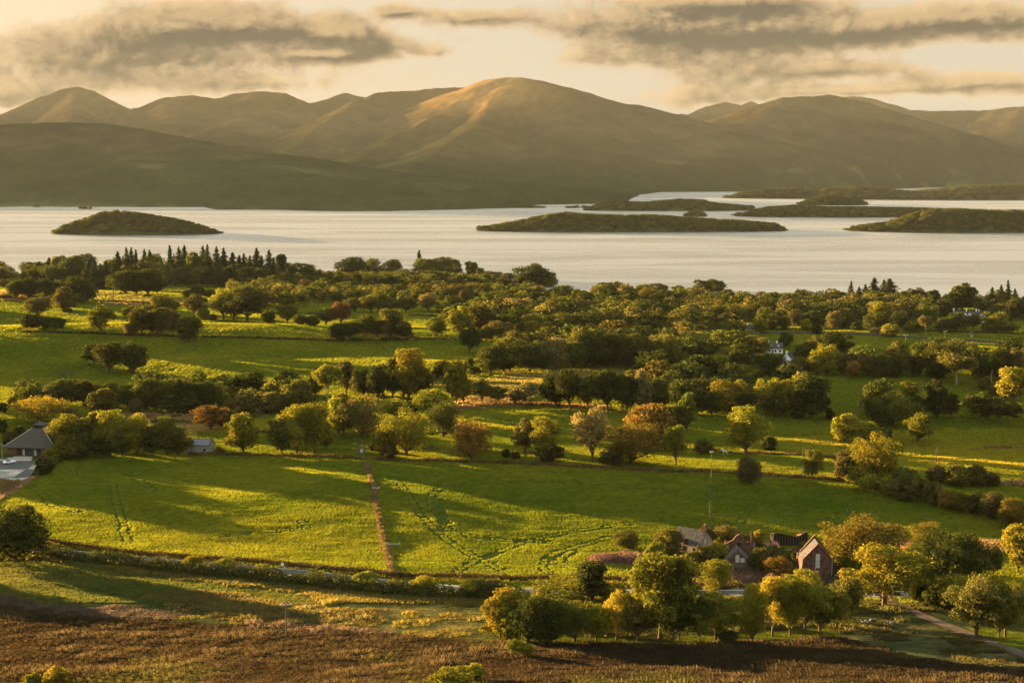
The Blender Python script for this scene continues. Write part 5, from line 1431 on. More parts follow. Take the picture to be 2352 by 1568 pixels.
KEEP_CLEAR.append(band(ROADP, 3.4))
TRACKP = path_world([(2030, 1374), (2065, 1390), (2120, 1415), (2200, 1445), (2280, 1478), (2352, 1502), (2450, 1540)], 1.5)
ribbon('farm_track', TRACKP, 3.0, 0.09, M_DIRT, 'rutted brown dirt track running downhill from the road at the right', nw=5)
KEEP_CLEAR.append(band(TRACKP, 1.9))
RUTS = []
for r_, pts in (
    (4, [(782, 205), (790, 270), (815, 370), (830, 420), (848, 470), (855, 540), (885, 590)]),
    (4, [(200, 215), (260, 235), (305, 280), (340, 330), (370, 350), (430, 370), (560, 390)]),
    (4, [(610, 85), (565, 90), (548, 112), (560, 145), (610, 170), (700, 190)]),
    (4, [(850, 100), (930, 150), (1000, 200), (1060, 240)]),
    (4, [(2075, 450), (2120, 480), (2110, 498), (2040, 515), (1900, 522), (1700, 535), (1500, 560)]),
    (5, [(200, 155), (300, 160), (390, 180), (440, 240), (490, 320), (560, 430), (640, 510), (740, 590), (850, 660), (1000, 740), (1100, 790)]),
    (5, [(2340, 245), (1900, 210), (1400, 185), (1000, 185), (750, 210), (640, 250), (605, 300), (625, 360), (680, 420), (700, 480), (760, 530), (900, 560), (1150, 590), (1450, 600)]),
    (5, [(760, 840), (800, 800), (900, 740), (1050, 680), (1250, 600), (1500, 545), (1750, 500), (2000, 470), (2200, 440)]),
    (5, [(1450, 830), (1400, 790), (1385, 750), (1420, 700), (1550, 650), (1750, 590), (1900, 560)]),
    (5, [(1660, 790), (1560, 770), (1500, 735), (1520, 700), (1600, 660)]),
    (5, [(690, 280), (640, 320), (690, 400), (720, 470)]),
    (6, [(480, 500), (600, 490), (680, 450), (700, 410), (680, 370)]),
    (6, [(740, 420), (820, 395), (840, 370), (810, 350)]),
    (6, [(950, 445), (1060, 430), (1140, 390), (1155, 360), (1120, 335)]),
    (6, [(390, 475), (420, 430), (440, 380)]),
):
    C_ = path_world([V1(r_, *p) for p in pts], 1.2)
    N_ = normals2(C_)
    for sgn in (-1, 1):
        RUTS.append(C_ + N_ * sgn * 1.05)
    # both wheel marks of one pass are one object
    rows = []; Fc = []
    for sgn in (-1, 1):
        b0 = len(rows) and sum(len(q) for q in rows)
        q = np.stack([C_ + N_ * (sgn * 1.05 + e) for e in (-0.32, 0.32)], 1).reshape(-1, 2)
        z = T(q[:, 0], q[:, 1]) + 0.07
        rows.append(np.column_stack([q, z])); Fc.append(grid_faces(len(C_), 2)[:, ::-1] + b0)
    o = link('wheel_ruts', np_mesh('wheel_ruts', np.concatenate(rows), np.concatenate(Fc), M_RUT, True))
    tag(o, 'pair of curving tractor wheel marks pressed into the green field', None, None, 'structure')


def patch(name, quad, m, off, label, n=14, kind='structure', clear=True):
    """ground sheet between four picture points"""
    A, B, C, D = [hit(*q)[:2] for q in quad]
    s = np.linspace(0, 1, n)
    U, Vv = np.meshgrid(s, s, indexing='ij')
    Pq = (A * ((1 - U) * (1 - Vv))[..., None] + B * (U * (1 - Vv))[..., None] + C * (U * Vv)[..., None] + D * ((1 - U) * Vv)[..., None])
    z = T(Pq[..., 0], Pq[..., 1]) + off
    o = link(name, np_mesh(name, np.dstack([Pq, z]).reshape(-1, 3), grid_faces(n, n), m, True))
    tag(o, label, None, None, kind)
    if clear: KEEP_CLEAR.append([tuple(A), tuple(B), tuple(C), tuple(D)])
    return o


patch('car_park', [(-60, 1080), (62, 1077), (84, 1058), (-60, 1060)], M_ROAD, 0.12, 'grey asphalt car park in front of the slate-roofed hall')
patch('driveway', [(28, 1098), (74, 1095), (90, 1079), (60, 1077.5)], M_ROAD, 0.12, 'asphalt drive bending down from the car park')
patch('forecourt', [(18, 1057), (128, 1052), (128, 1047), (14, 1049)], M_KERB, 0.10, 'pale paved forecourt along the front of the hall')
patch('puddle', [(1672, 1356), (1706, 1358), (1712, 1352), (1684, 1351)], mat('puddle_water', lambda t, m: t.n('ShaderNodeOutputMaterial', {'Surface': t.n('ShaderNodeBsdfPrincipled', {'Base Color': (0.12, 0.12, 0.12), 'Roughness': 0.08})})), 0.16, 'pale rain puddle on the farm entrance beside the road', 6)


# ------------------------------------------------------------------ hedges and walls
HR = np.random.RandomState(33)


def hedge(pts, h, w, col, label, cat='hedge', leaf=0.42, dens=1.0, ragged=0.3, flat=False, name='hedge', group=None):
    P = path_world(pts, 0.5)
    N_ = normals2(P)
    L = len(P) * 0.5
    dist = float(P[:, 1].mean())
    lf = leaf * max(1.0, dist / 420)
    n = int(L * (h * 2 + w) / (lf * lf) * 2.2 * dens)
    n = min(n, 26000)
    i = HR.randint(0, len(P), n)
    hv = h * (1 + ragged * 1.6 * fbm(P[:, 0] / 5.0 + h, P[:, 1] / 5.0, 3)) * (1 + 0.9 * ragged * fbm(P[:, 0] / 1.3, P[:, 1] / 1.3, 2))
    hv = np.clip(hv, h * 0.35, None)
    wv = w * (1 + ragged * fbm(P[:, 0] / 4.0 + 30, P[:, 1] / 4.0, 2))
    a = HR.uniform(0, math.pi, n)
    e = 0.35 if flat else 0.8
    cx = np.sign(np.cos(a)) * np.abs(np.cos(a)) ** e; cz = np.sin(a) ** e
    rad = 1 - 0.5 * HR.rand(n) ** 2
    q = P[i] + N_[i] * (cx * wv[i] / 2 * rad)[:, None] + HR.normal(size=(n, 2)) * 0.15
    z = T(P[i, 0], P[i, 1]) + cz * hv[i] * rad * HR.uniform(0.75, 1.05, n) - 0.05
    C = np.column_stack([q, z])
    Nn = np.column_stack([N_[i] * cx[:, None], cz]) + HR.normal(size=(n, 3)) * 0.6
    Nn /= np.linalg.norm(Nn, axis=1)[:, None]
    o0 = np.array([P[:, 0].mean(), P[:, 1].mean(), float(T(P[:, 0].mean(), P[:, 1].mean()))])
    me = crown_finish(name, C - o0, Nn, lf * HR.uniform(0.6, 1.4, n), HR, M_LEAF)
    o = link(name, me, None, o0)
    o.color = tuple(col) + (1,)
    tag(o, label, cat, group)
    KEEP_CLEAR.append(band(P, w * 0.3)) if w > 2 and dist < 520 else None
    return o


hedge([(78, 1243), (180, 1262), (300, 1276), (430, 1287), (640, 1303), (780, 1316), (900, 1327), (1000, 1332), (1250, 1336), (1440, 1339)], 1.9, 1.2, (0.060, 0.040, 0.018), 'clipped brown hedge on the field side of the road', flat=True, ragged=0.12, leaf=0.25)
hedge([(95, 1280), (180, 1288), (300, 1302), (430, 1316), (560, 1329), (700, 1345), (860, 1362), (990, 1371), (1130, 1377), (1260, 1380)], 3.0, 3.4, (0.050, 0.054, 0.016), 'tall shaggy dark hedge on the near side of the road', ragged=0.45, leaf=0.35)
hedge([(432, 1046), (640, 1047), (760, 1050), (828, 1054)], 1.1, 1.6, (0.085, 0.052, 0.022), 'low brown bank hedge behind the left sunlit field', ragged=0.4)
hedge([(852, 1056), (1000, 1060), (1200, 1066), (1400, 1078), (1560, 1084), (1730, 1091), (1850, 1097), (1925, 1104)], 1.1, 1.8, (0.090, 0.052, 0.022), 'low brown bank hedge behind the right sunlit field', ragged=0.4)
hedge([(842, 1064), (850, 1098), (861, 1145), (868, 1180), (878, 1225), (888, 1268), (896, 1300), (903, 1322)], 0.8, 1.9, (0.145, 0.100, 0.045), 'strip of dry russet grass dividing the two sunlit fields', 'grass strip', leaf=0.3, ragged=0.5, name='grass_strip')
hedge([(150, 1050), (126, 1064), (104, 1082), (80, 1096)], 2.0, 2.6, (0.055, 0.058, 0.018), 'dark hedge between the car park and the left sunlit field', ragged=0.5)
hedge([(80, 1096), (50, 1115), (20, 1135), (-30, 1165)], 0.8, 2.0, (0.24, 0.15, 0.09), 'pale dry grass verge at the left end of the sunlit field', 'grass verge', ragged=0.5, name='grass_verge')
hedge([(48, 763), (160, 766), (240, 768)], 1.5, 2.0, (0.045, 0.042, 0.014), 'low dark hedge at the left of the field crest', ragged=0.6)
hedge([(240, 768), (300, 771), (410, 774), (450, 775)], 1.4, 2.0, (0.045, 0.042, 0.014), 'dark hedge under the tree group on the field crest', ragged=0.6)
hedge([(460, 774), (560, 777), (680, 780), (780, 784), (860, 781), (960, 782)], 1.5, 2.2, (0.042, 0.038, 0.013), 'dark hedge along the top right of the big shaded field', ragged=0.6)
hedge([(208, 690), (300, 695), (420, 702), (480, 706)], 1.5, 2.0, (0.05, 0.042, 0.016), 'dark hedge below the small yellow field', ragged=0.5)
hedge([(372, 672), (440, 676), (520, 680), (600, 686)], 1.8, 2.4, (0.045, 0.045, 0.015), 'far dark hedge above the upper pasture', ragged=0.6)
hedge([(620, 722), (700, 722), (790, 720)], 1.3, 2.0, (0.045, 0.042, 0.014), 'short dark hedge behind the upper pasture bushes', ragged=0.6)
hedge([(940, 726), (1010, 728), (1080, 731), (1160, 738)], 1.6, 2.2, (0.05, 0.045, 0.016), 'dark hedge behind the small sunlit pasture', ragged=0.5)
hedge([(930, 777), (990, 780), (1050, 780)], 1.3, 2.0, (0.05, 0.042, 0.015), 'low hedge in front of the small sunlit pasture', ragged=0.7)
hedge([(1560, 765), (1660, 762), (1760, 757), (1900, 757), (2060, 760), (2200, 764), (2360, 768)], 1.6, 2.2, (0.048, 0.040, 0.016), 'long dark hedge below the right-hand shore wood', ragged=0.45)
hedge([(1045, 942), (1100, 932), (1200, 928), (1300, 933), (1400, 942), (1480, 952)], 1.0, 2.0, (0.12, 0.07, 0.035), 'low russet bank curving round the meadow', ragged=0.6)
hedge([(972, 1031), (1030, 1032), (1080, 1038), (1180, 1040), (1290, 1042)], 0.7, 1.4, (0.10, 0.06, 0.028), 'thin brown ditch line in the middle sunlit strip', ragged=0.7)
hedge([(1590, 1034), (1680, 1040), (1760, 1043), (1840, 1046), (1920, 1054)], 0.8, 1.4, (0.11, 0.07, 0.03), 'thin brown ditch line behind the right sunlit field', ragged=0.7)
hedge([(2230, 1034), (2290, 1030), (2400, 1030)], 0.9, 3.0, (0.13, 0.07, 0.035), 'rough reddish bank at the right edge of the sunlit pasture', ragged=0.7)
hedge([(2290, 1112), (2360, 1116), (2420, 1120)], 1.4, 3.0, (0.16, 0.10, 0.06), 'pale rough grass bank at the right behind the hedge line', 'grass bank', ragged=0.7, name='grass_bank')
hedge([(150, 955), (260, 965), (340, 962), (440, 958)], 1.4, 3.0, (0.16, 0.095, 0.045), 'russet rough growth at the foot of the belt', ragged=0.7)
hedge([(330, 972), (400, 972), (450, 972)], 1.6, 2.2, (0.055, 0.052, 0.018), 'short green hedge above the hall trees', ragged=0.5)
hedge([(580, 958), (600, 950), (640, 945), (680, 938)], 2.4, 3.0, (0.12, 0.09, 0.04), 'pale olive hedge climbing right of the orange tree', ragged=0.4)
hedge([(584, 993), (610, 994), (630, 996)], 0.9, 1.3, (0.07, 0.045, 0.02), 'short dark wall-like hedge in the sunlit strip', flat=True, ragged=0.2)
hedge([(1362, 1294), (1400, 1290), (1450, 1290), (1500, 1294)], 3.2, 6.0, (0.155, 0.085, 0.085), 'rounded bank of pinkish willowherb left of the ruined farm', 'flowering bank', leaf=0.3, ragged=0.35, name='willowherb_bank')
hedge([(1670, 1330), (1720, 1336), (1780, 1338), (1830, 1338)], 1.6, 5.0, (0.105, 0.062, 0.050), 'reddish-brown weeds in front of the ruined farm', 'weeds', leaf=0.3, ragged=0.5, name='weed_bank')
hedge([(1440, 1350), (1520, 1352), (1620, 1356), (1700, 1348)], 1.6, 3.0, (0.06, 0.050, 0.022), 'dark overgrown hedge between the farm and the road', ragged=0.5, leaf=0.35)
hedge([(1740, 1352), (1820, 1356), (1940, 1358), (2040, 1362)], 1.3, 2.4, (0.045, 0.045, 0.016), 'dark low growth along the road under the barn', ragged=0.5, leaf=0.35)
hedge([(1660, 1215), (1760, 1275), (1850, 1290)], 2.2, 5.0, (0.055, 0.055, 0.016), 'dark nettles and brambles filling the ruined farmyard', 'brambles', ragged=0.6, leaf=0.35, name='bramble_patch')
hedge([(2150, 1245), (2230, 1250), (2310, 1258), (2400, 1262)], 0.9, 4.0, (0.15, 0.095, 0.045), 'band of dry brown grass right of the farm trees', 'grass band', ragged=0.6, name='grass_band')
hedge([(-20, 1049), (10, 1049), (28, 1050)], 1.1, 1.6, (0.070, 0.068, 0.016), 'clipped green hedge beside the hall entrance, nearer the white car', flat=True, ragged=0.1, leaf=0.3)
hedge([(77, 1054), (100, 1053), (130, 1051)], 1.2, 1.8, (0.075, 0.072, 0.018), 'clipped hedge right of the hall entrance path', flat=True, ragged=0.12, leaf=0.3)

M_STONE = simple_material('field_stone', (0.085, 0.078, 0.068), 0.95, 0.4, 1.2, 0.05)


def stone_wall(pts, h, label):
    """drystone wall: courses of separate stones; too many and small to be parts"""
    P = path_world(pts, 2.6)
    V = []; F = []
    rr = random.Random(8)
    N_ = normals2(P)
    for i in range(len(P) - 1):
        a, b = P[i], P[i + 1]
        for c in range(3):
            z0 = float(T(*a)) + c * h / 3; z1 = float(T(*b)) + c * h / 3
            hh = h / 3 * rr.uniform(0.85, 1.15); w = 0.35 * rr.uniform(0.85, 1.15)
            s = len(V); n = N_[i]
            e0 = a + (b - a) * 0.02; e1 = a + (b - a) * 0.96
            for (p, z) in ((e0, z0), (e1, z1)):
                for (sg, dz) in ((-1, -0.1 if c == 0 else 0.02), (1, -0.1 if c == 0 else 0.02), (1, hh), (-1, hh)):
                    V.append((p[0] + n[0] * sg * w, p[1] + n[1] * sg * w, z + dz))
            F += [(s, s + 1, s + 5, s + 4), (s + 1, s + 2, s + 6, s + 5), (s + 2, s + 3, s + 7, s + 6), (s + 3, s, s + 4, s + 7), (s, s + 3, s + 2, s + 1), (s + 4, s + 5, s + 6, s + 7)]
    o = link('stone_wall', np_mesh('stone_wall', V, F, M_STONE))
    return tag(o, label, 'wall')


stone_wall([(1745, 766), (1850, 766), (1940, 769), (2080, 776), (2200, 783), (2300, 789)], 1.3, 'long grey drystone wall across the right-hand pasture')
stone_wall([(2316, 792), (2352, 796), (2420, 803)], 1.4, 'short drystone wall length after the gap at the right edge')


# ------------------------------------------------------------------ buildings
class MB:
    def __init__(s): s.V = []; s.F = []
    def box(s, x0, x1, y0, y1, z0, z1):
        b = len(s.V)
        s.V += [(x0, y0, z0), (x1, y0, z0), (x1, y1, z0), (x0, y1, z0), (x0, y0, z1), (x1, y0, z1), (x1, y1, z1), (x0, y1, z1)]
        s.F += [tuple(b + i for i in f) for f in ((0, 3, 2, 1), (4, 5, 6, 7), (0, 1, 5, 4), (1, 2, 6, 5), (2, 3, 7, 6), (3, 0, 4, 7))]
        return s
    def poly(s, pts, faces):
        b = len(s.V); s.V += list(pts); s.F += [tuple(b + i for i in f) for f in faces]; return s
    def prism(s, outline, y0, y1):
        """outline in x,z extruded along y"""
        b = len(s.V); n = len(outline)
        s.V += [(x, y0, z) for x, z in outline] + [(x, y1, z) for x, z in outline]
        s.F.append(tuple(b + i for i in range(n))); s.F.append(tuple(b + n + i for i in reversed(range(n))))
        s.F += [(b + i, b + n + i, b + n + (i + 1) % n, b + (i + 1) % n) for i in range(n)]
        return s
    def slab(s, a, b_, c, d, th):
        """quad slab a,b,c,d with thickness th downwards along its normal"""
        A, B, C, D = map(Vector, (a, b_, c, d))
        n = (B - A).cross(D - A).normalized() * th
        if n.z < 0: n = -n
        b0 = len(s.V)
        s.V += [tuple(p) for p in (A, B, C, D)] + [tuple(p - n) for p in (A, B, C, D)]
        s.F += [tuple(b0 + i for i in f) for f in ((0, 1, 2, 3), (7, 6, 5, 4), (0, 4, 5, 1), (1, 5, 6, 2), (2, 6, 7, 3), (3, 7, 4, 0))]
        return s
    def build(s, name, m, parent=None):
        me = bpy.data.meshes.new(name); me.from_pydata(s.V, [], s.F); me.update()
        me.materials.append(m)
        return link(name, me, parent)


def root(name, x, y, rz, label, cat, group=None, dz=0.0):
    o = bpy.data.objects.new(name, None); COL.objects.link(o)
    o.location = (x, y, float(T(x, y)) + dz); o.rotation_euler = (0, 0, rz)
    return tag(o, label, cat, group)


M_WHITE = simple_material('white_render', (0.72, 0.70, 0.66), 0.85, 0.08, 1.0)
M_SLATE = simple_material('slate', (0.062, 0.053, 0.046), 0.9, 0.3, 3.0, 0.03, 0.0)
M_OLDSLATE = simple_material('lichened_slate', (0.058, 0.053, 0.050), 0.9, 0.45, 1.6, 0.05, 0.0)
M_REDSTONE = simple_material('red_sandstone', (0.092, 0.050, 0.038), 0.95, 0.5, 1.6, 0.06)
M_GREYSTONE = simple_material('grey_stone', (0.20, 0.165, 0.13), 0.95, 0.35, 2.0, 0.06)
M_BRICK = simple_material('red_brick', (0.17, 0.07, 0.045), 0.9, 0.25, 4.0, 0.02)
M_GLASS = simple_material('dark_glass', (0.02, 0.022, 0.025), 0.1, 0.1, 1.0, 0, 0.5)
M_BLACK = simple_material('tarred_timber', (0.018, 0.015, 0.013), 0.9, 0.4, 2.0)
M_WOOD = simple_material('weathered_wood', (0.10, 0.078, 0.06), 0.9, 0.3, 5.0)
M_RUST = simple_material('rusty_tin', (0.20, 0.075, 0.05), 0.8, 0.4, 2.0)
M_PALE = simple_material('pale_board', (0.36, 0.34, 0.30), 0.8, 0.15, 3.0)
M_TIN = simple_material('grey_cladding', (0.22, 0.21, 0.19), 0.7, 0.15, 2.0)
M_PANEL = simple_material('solar_glass', (0.045, 0.05, 0.075), 0.25, 0.15, 1.0, 0, 0.5)
M_METAL = simple_material('galvanised', (0.30, 0.29, 0.27), 0.5, 0.1, 4.0, 0, 0.4)
M_TERRA = simple_material('clay_pot', (0.35, 0.15, 0.08), 0.8, 0.1, 3.0)


def window(parent, x, y, z, w, h, face, name='window'):
    """glass set back in a frame; face: 'y-' front, 'x+' or 'x-' gable"""
    m = MB(); g = MB(); t = 0.06; fr = 0.09
    if face == 'y-':
        m.box(x - w / 2 - fr, x + w / 2 + fr, y - t, y, z - fr, z).box(x - w / 2 - fr, x + w / 2 + fr, y - t, y, z + h, z + h + fr)
        m.box(x - w / 2 - fr, x - w / 2, y - t, y, z, z + h).box(x + w / 2, x + w / 2 + fr, y - t, y, z, z + h)
        g.box(x - w / 2, x + w / 2, y - t * 0.4, y - 0.002, z, z + h)
    else:
        s = 1 if face == 'x+' else -1
        a, b = sorted((x, x + s * t)); c, d = sorted((x + s * 0.002, x + s * t * 0.4))
        m.box(a, b, y - w / 2 - fr, y + w / 2 + fr, z - fr, z).box(a, b, y - w / 2 - fr, y + w / 2 + fr, z + h, z + h + fr)
        m.box(a, b, y - w / 2 - fr, y - w / 2, z, z + h).box(a, b, y + w / 2, y + w / 2 + fr, z, z + h)
        g.box(c, d, y - w / 2, y + w / 2, z, z + h)
    f = m.build(name, M_PALE, parent); g.build('pane', M_GLASS, f)
    return f


def gable_house(o, L, W, eave, ridge, mw, mr, over=0.25, th=0.16):
    """long axis x, front at y=-W/2"""
    w = MB()
    pts = []
    for x in (-L / 2, L / 2):
        pts += [(x, -W / 2, -1.0), (x, W / 2, -1.0), (x, W / 2, eave), (x, 0, ridge), (x, -W / 2, eave)]
    w.poly(pts, [(0, 4, 3, 2, 1), (5, 6, 7, 8, 9), (0, 5, 9, 4), (1, 2, 7, 6), (4, 9, 8, 3), (3, 8, 7, 2)])
    wall = w.build('wall', mw, o)
    r = MB(); sl = (ridge - eave) / (W / 2); e = eave - over * sl; lx = L / 2 + over * 0.5; up = 0.03
    r.slab((-lx, -W / 2 - over, e + th + up), (lx, -W / 2 - over, e + th + up), (lx, 0, ridge + th + up), (-lx, 0, ridge + th + up), th)
    r.slab((-lx, 0, ridge + th + up), (lx, 0, ridge + th + up), (lx, W / 2 + over, e + th + up), (-lx, W / 2 + over, e + th + up), th)
    roof = r.build('roof', mr, o)
    return wall, roof


def chimney(parent, x, y, z0, z1, m, w=0.7, d=0.9, pots=2):
    MB().box(x - w / 2, x + w / 2, y - d / 2, y + d / 2, z0, z1).box(x - w / 2 - .08, x + w / 2 + .08, y - d / 2 - .08, y + d / 2 + .08, z1, z1 + 0.15).build('chimney', m, parent)
    for i in range(pots):
        V = []; F = []
        yy = y + (i - (pots - 1) / 2) * 0.4
        tube(V, F, [(x, yy, z1 + 0.15), (x, yy, z1 + 0.55)], [0.13, 0.10], 8)
        link('chimney_pot', np_mesh('chimney_pot', V, F, M_TERRA), parent)


def build_hall():
    P = hit(66, 1049)
    o = root('village_hall', P[0] + 1.5, P[1] + 8.5, math.radians(-9), 'brick hall with a wide slate pyramid roof and small cupola at the left edge', 'hall')
    L, W, e = 19.0, 17.0, 3.1
    w = MB().box(-L / 2 + 1.2, L / 2 - 1.2, -W / 2 + 1.2, W / 2 - 1.2, -1.0, e - 0.05)
    w.build('wall', M_BRICK, o)
    # recessed dark entrance front between brick ends
    MB().box(-5.2, 3.6, -W / 2 + 1.13, -W / 2 + 1.198, 0.15, 2.75).build('entrance_glazing', M_GLASS, o)
    for x in (-2.6, 1.6):
        d = MB().box(x - 0.4, x + 0.4, -W / 2 + 1.06, -W / 2 + 1.128, 0.2, 2.3).build('door', M_PALE, o)
    for x in (-4.6, -3.5, -1.4, -0.4, 0.6, 2.7):
        MB().box(x - 0.06, x + 0.06, -W / 2 + 0.95, -W / 2 + 1.05, 0.0, 2.95).build('post', M_WOOD, o)
    for x in (-6.6, 5.4):
        window(o, x, -W / 2 + 1.2, 1.7, 1.3, 0.5, 'y-')
    r = MB(); th = 0.25; t = 2.0; top = 8.6
    c = [(-L / 2, -W / 2, e), (L / 2, -W / 2, e), (L / 2, W / 2, e), (-L / 2, W / 2, e)]
    q = [(-t, -t, top), (t, -t, top), (t, t, top), (-t, t, top)]
    r.poly(c + q + [(x, y, z - 0.3) for x, y, z in c], [(0, 1, 5, 4), (1, 2, 6, 5), (2, 3, 7, 6), (3, 0, 4, 7), (8, 9, 1, 0), (9, 10, 2, 1), (10, 11, 3, 2), (11, 8, 0, 3), (11, 10, 9, 8), (4, 5, 6, 7)])
    roof = r.build('roof', M_SLATE, o)
    MB().box(-1.7, 1.7, -1.7, 1.7, top + 0.002, top + 1.1).build('cupola', M_WOOD, roof)
    for k in range(7):
        MB().box(-1.72, 1.72, -1.76, -1.702, top + 0.12 + k * 0.14, top + 0.2 + k * 0.14).build('louvre', M_BLACK, roof)
    MB().poly([(-2.1, -2.1, top + 1.1), (2.1, -2.1, top + 1.1), (2.1, 2.1, top + 1.1), (-2.1, 2.1, top + 1.1), (0, 0, top + 2.3)], [(0, 1, 4), (1, 2, 4), (2, 3, 4), (3, 0, 4), (3, 2, 1, 0)]).build('cupola_roof', M_SLATE, roof)
    # row of pale tiles proud of the ridge lines
    for s in (-1, 1):
        V = []; F = []
        tube(V, F, [(s * L / 2, -W / 2, e + 0.05), (s * t, -t, top + 0.05)], [0.12, 0.12], 6)
        link('ridge_tile', np_mesh('ridge_tile', V, F, M_METAL), roof)
    KEEP_CLEAR.append([(P[0] - 9, P[1] - 1), (P[0] + 12, P[1] - 1), (P[0] + 12, P[1] + 18), (P[0] - 9, P[1] + 18)])


def build_barn():
    P = hit(454, 1043)
    o = root('solar_barn', P[0], P[1] + 3.2, math.radians(-7), 'grey clad barn with two rows of solar panels on its roof', 'barn')
    L, W = 9.0, 6.4
    wall, roof = gable_house(o, L, W, 2.7, 4.7, M_TIN, M_SLATE, 0.3)
    sl = (4.7 - 2.7) / (W / 2); ang = math.atan(sl)
    nx = 9; pw = 0.92; ph = 1.45
    for r_ in range(2):
        for k in range(nx):
            x0 = -L / 2 + 0.25 + k * (pw + 0.04)
            s0 = 0.35 + r_ * (ph + 0.08)
            pts = []
            for (xx, ss) in ((x0, s0), (x0 + pw, s0), (x0 + pw, s0 + ph), (x0, s0 + ph)):
                yy = -W / 2 - 0.1 + ss * math.cos(ang); zz = 2.7 + (yy + W / 2) * sl + 0.16 + 0.03 + 0.10 + 0.05
                pts.append((xx, yy, zz))
            p = MB().slab(*pts, 0.05).build('solar_panel', M_PANEL, roof)
    window(o, 2.9, -W / 2, 1.1, 1.1, 0.8, 'y-')
    window(o, L / 2, 0.0, 1.1, 0.9, 0.9, 'x+')
    MB().box(-3.9, -2.2, -W / 2 - 0.05, -W / 2 - 0.002, -0.2, 2.2).build('door', M_PALE, o)
    for k in range(11):
        x = -L / 2 + 0.4 + k * 0.82
        if -4.1 < x < -2.0 or 2.1 < x < 3.8: continue
        MB().box(x - 0.035, x + 0.035, -W / 2 - 0.04, -W / 2 - 0.002, 0.0, 2.5).build('cladding_rib', M_METAL, o)
    MB().box(-L / 2 - 0.2, L / 2 + 0.2, -W / 2 - 0.42, -W / 2 - 0.33, 2.45, 2.6).build('gutter', M_METAL, o)


def build_white_farm():
    P = hit(2226, 738)
    sc = 0.33
    o = root('white_farmhouse', P[0], P[1] + 4, math.radians(-14), 'long white farmhouse with small front gables and white chimneys at the right', 'farmhouse')
    L, W = 21.0, 7.0
    wall, roof = gable_house(o, L, W, 4.3, 7.4, M_WHITE, M_SLATE, 0.25)
    for x in (-L / 2 + 0.5, -1.0, 6.0):
        chimney(roof, x, 0, 6.9, 8.9, M_WHITE, 0.9, 1.1)
    for x in (-5.0, -1.8, 1.4):
        g = MB().prism([(x - 1.2, 3.6), (x + 1.2, 3.6), (x + 1.2, 4.6), (x, 6.2), (x - 1.2, 4.6)], -W / 2 - 0.06, -W / 2 + 2.0).build('gablet', M_WHITE, o)
        window(o, x, -W / 2 - 0.06, 3.85, 0.8, 0.95, 'y-')
    for x in (-8.6, -6.2, -3.4, -0.4, 2.6, 5.2):
        window(o, x, -W / 2, 1.1, 0.9, 1.2, 'y-')
    MB().box(3.6, 4.5, -W / 2 - 0.06, -W / 2 - 0.002, 0, 2.1).build('door', M_WOOD, o)
    # cross wing whose gable faces the camera
    wg = MB().prism([(6.4, -1), (13.4, -1), (13.4, 3.4), (9.9, 6.9), (6.4, 3.4)], -W / 2 - 2.4, W / 2 - 0.4).build('wing_wall', M_WHITE, o)
    r = MB(); y0, y1 = -W / 2 - 2.6, W / 2 - 0.3
    r.slab((6.1, y0, 3.22), (9.9, y0, 7.02), (9.9, y1, 7.02), (6.1, y1, 3.22), 0.14); r.slab((9.9, y0, 7.03), (13.7, y0, 3.23), (13.7, y1, 3.23), (9.9, y1, 7.03), 0.14)
    r2 = r.build('wing_roof', M_SLATE, o)
    chimney(r2, 7.9, 0.5, 5.4, 8.3, M_WHITE, 0.9, 1.1)
    for (x, z) in ((9.9, 3.9), (8.4, 1.2), (11.6, 1.0)):
        window(o, x, -W / 2 - 2.4, z, 0.9, 1.1, 'y-')


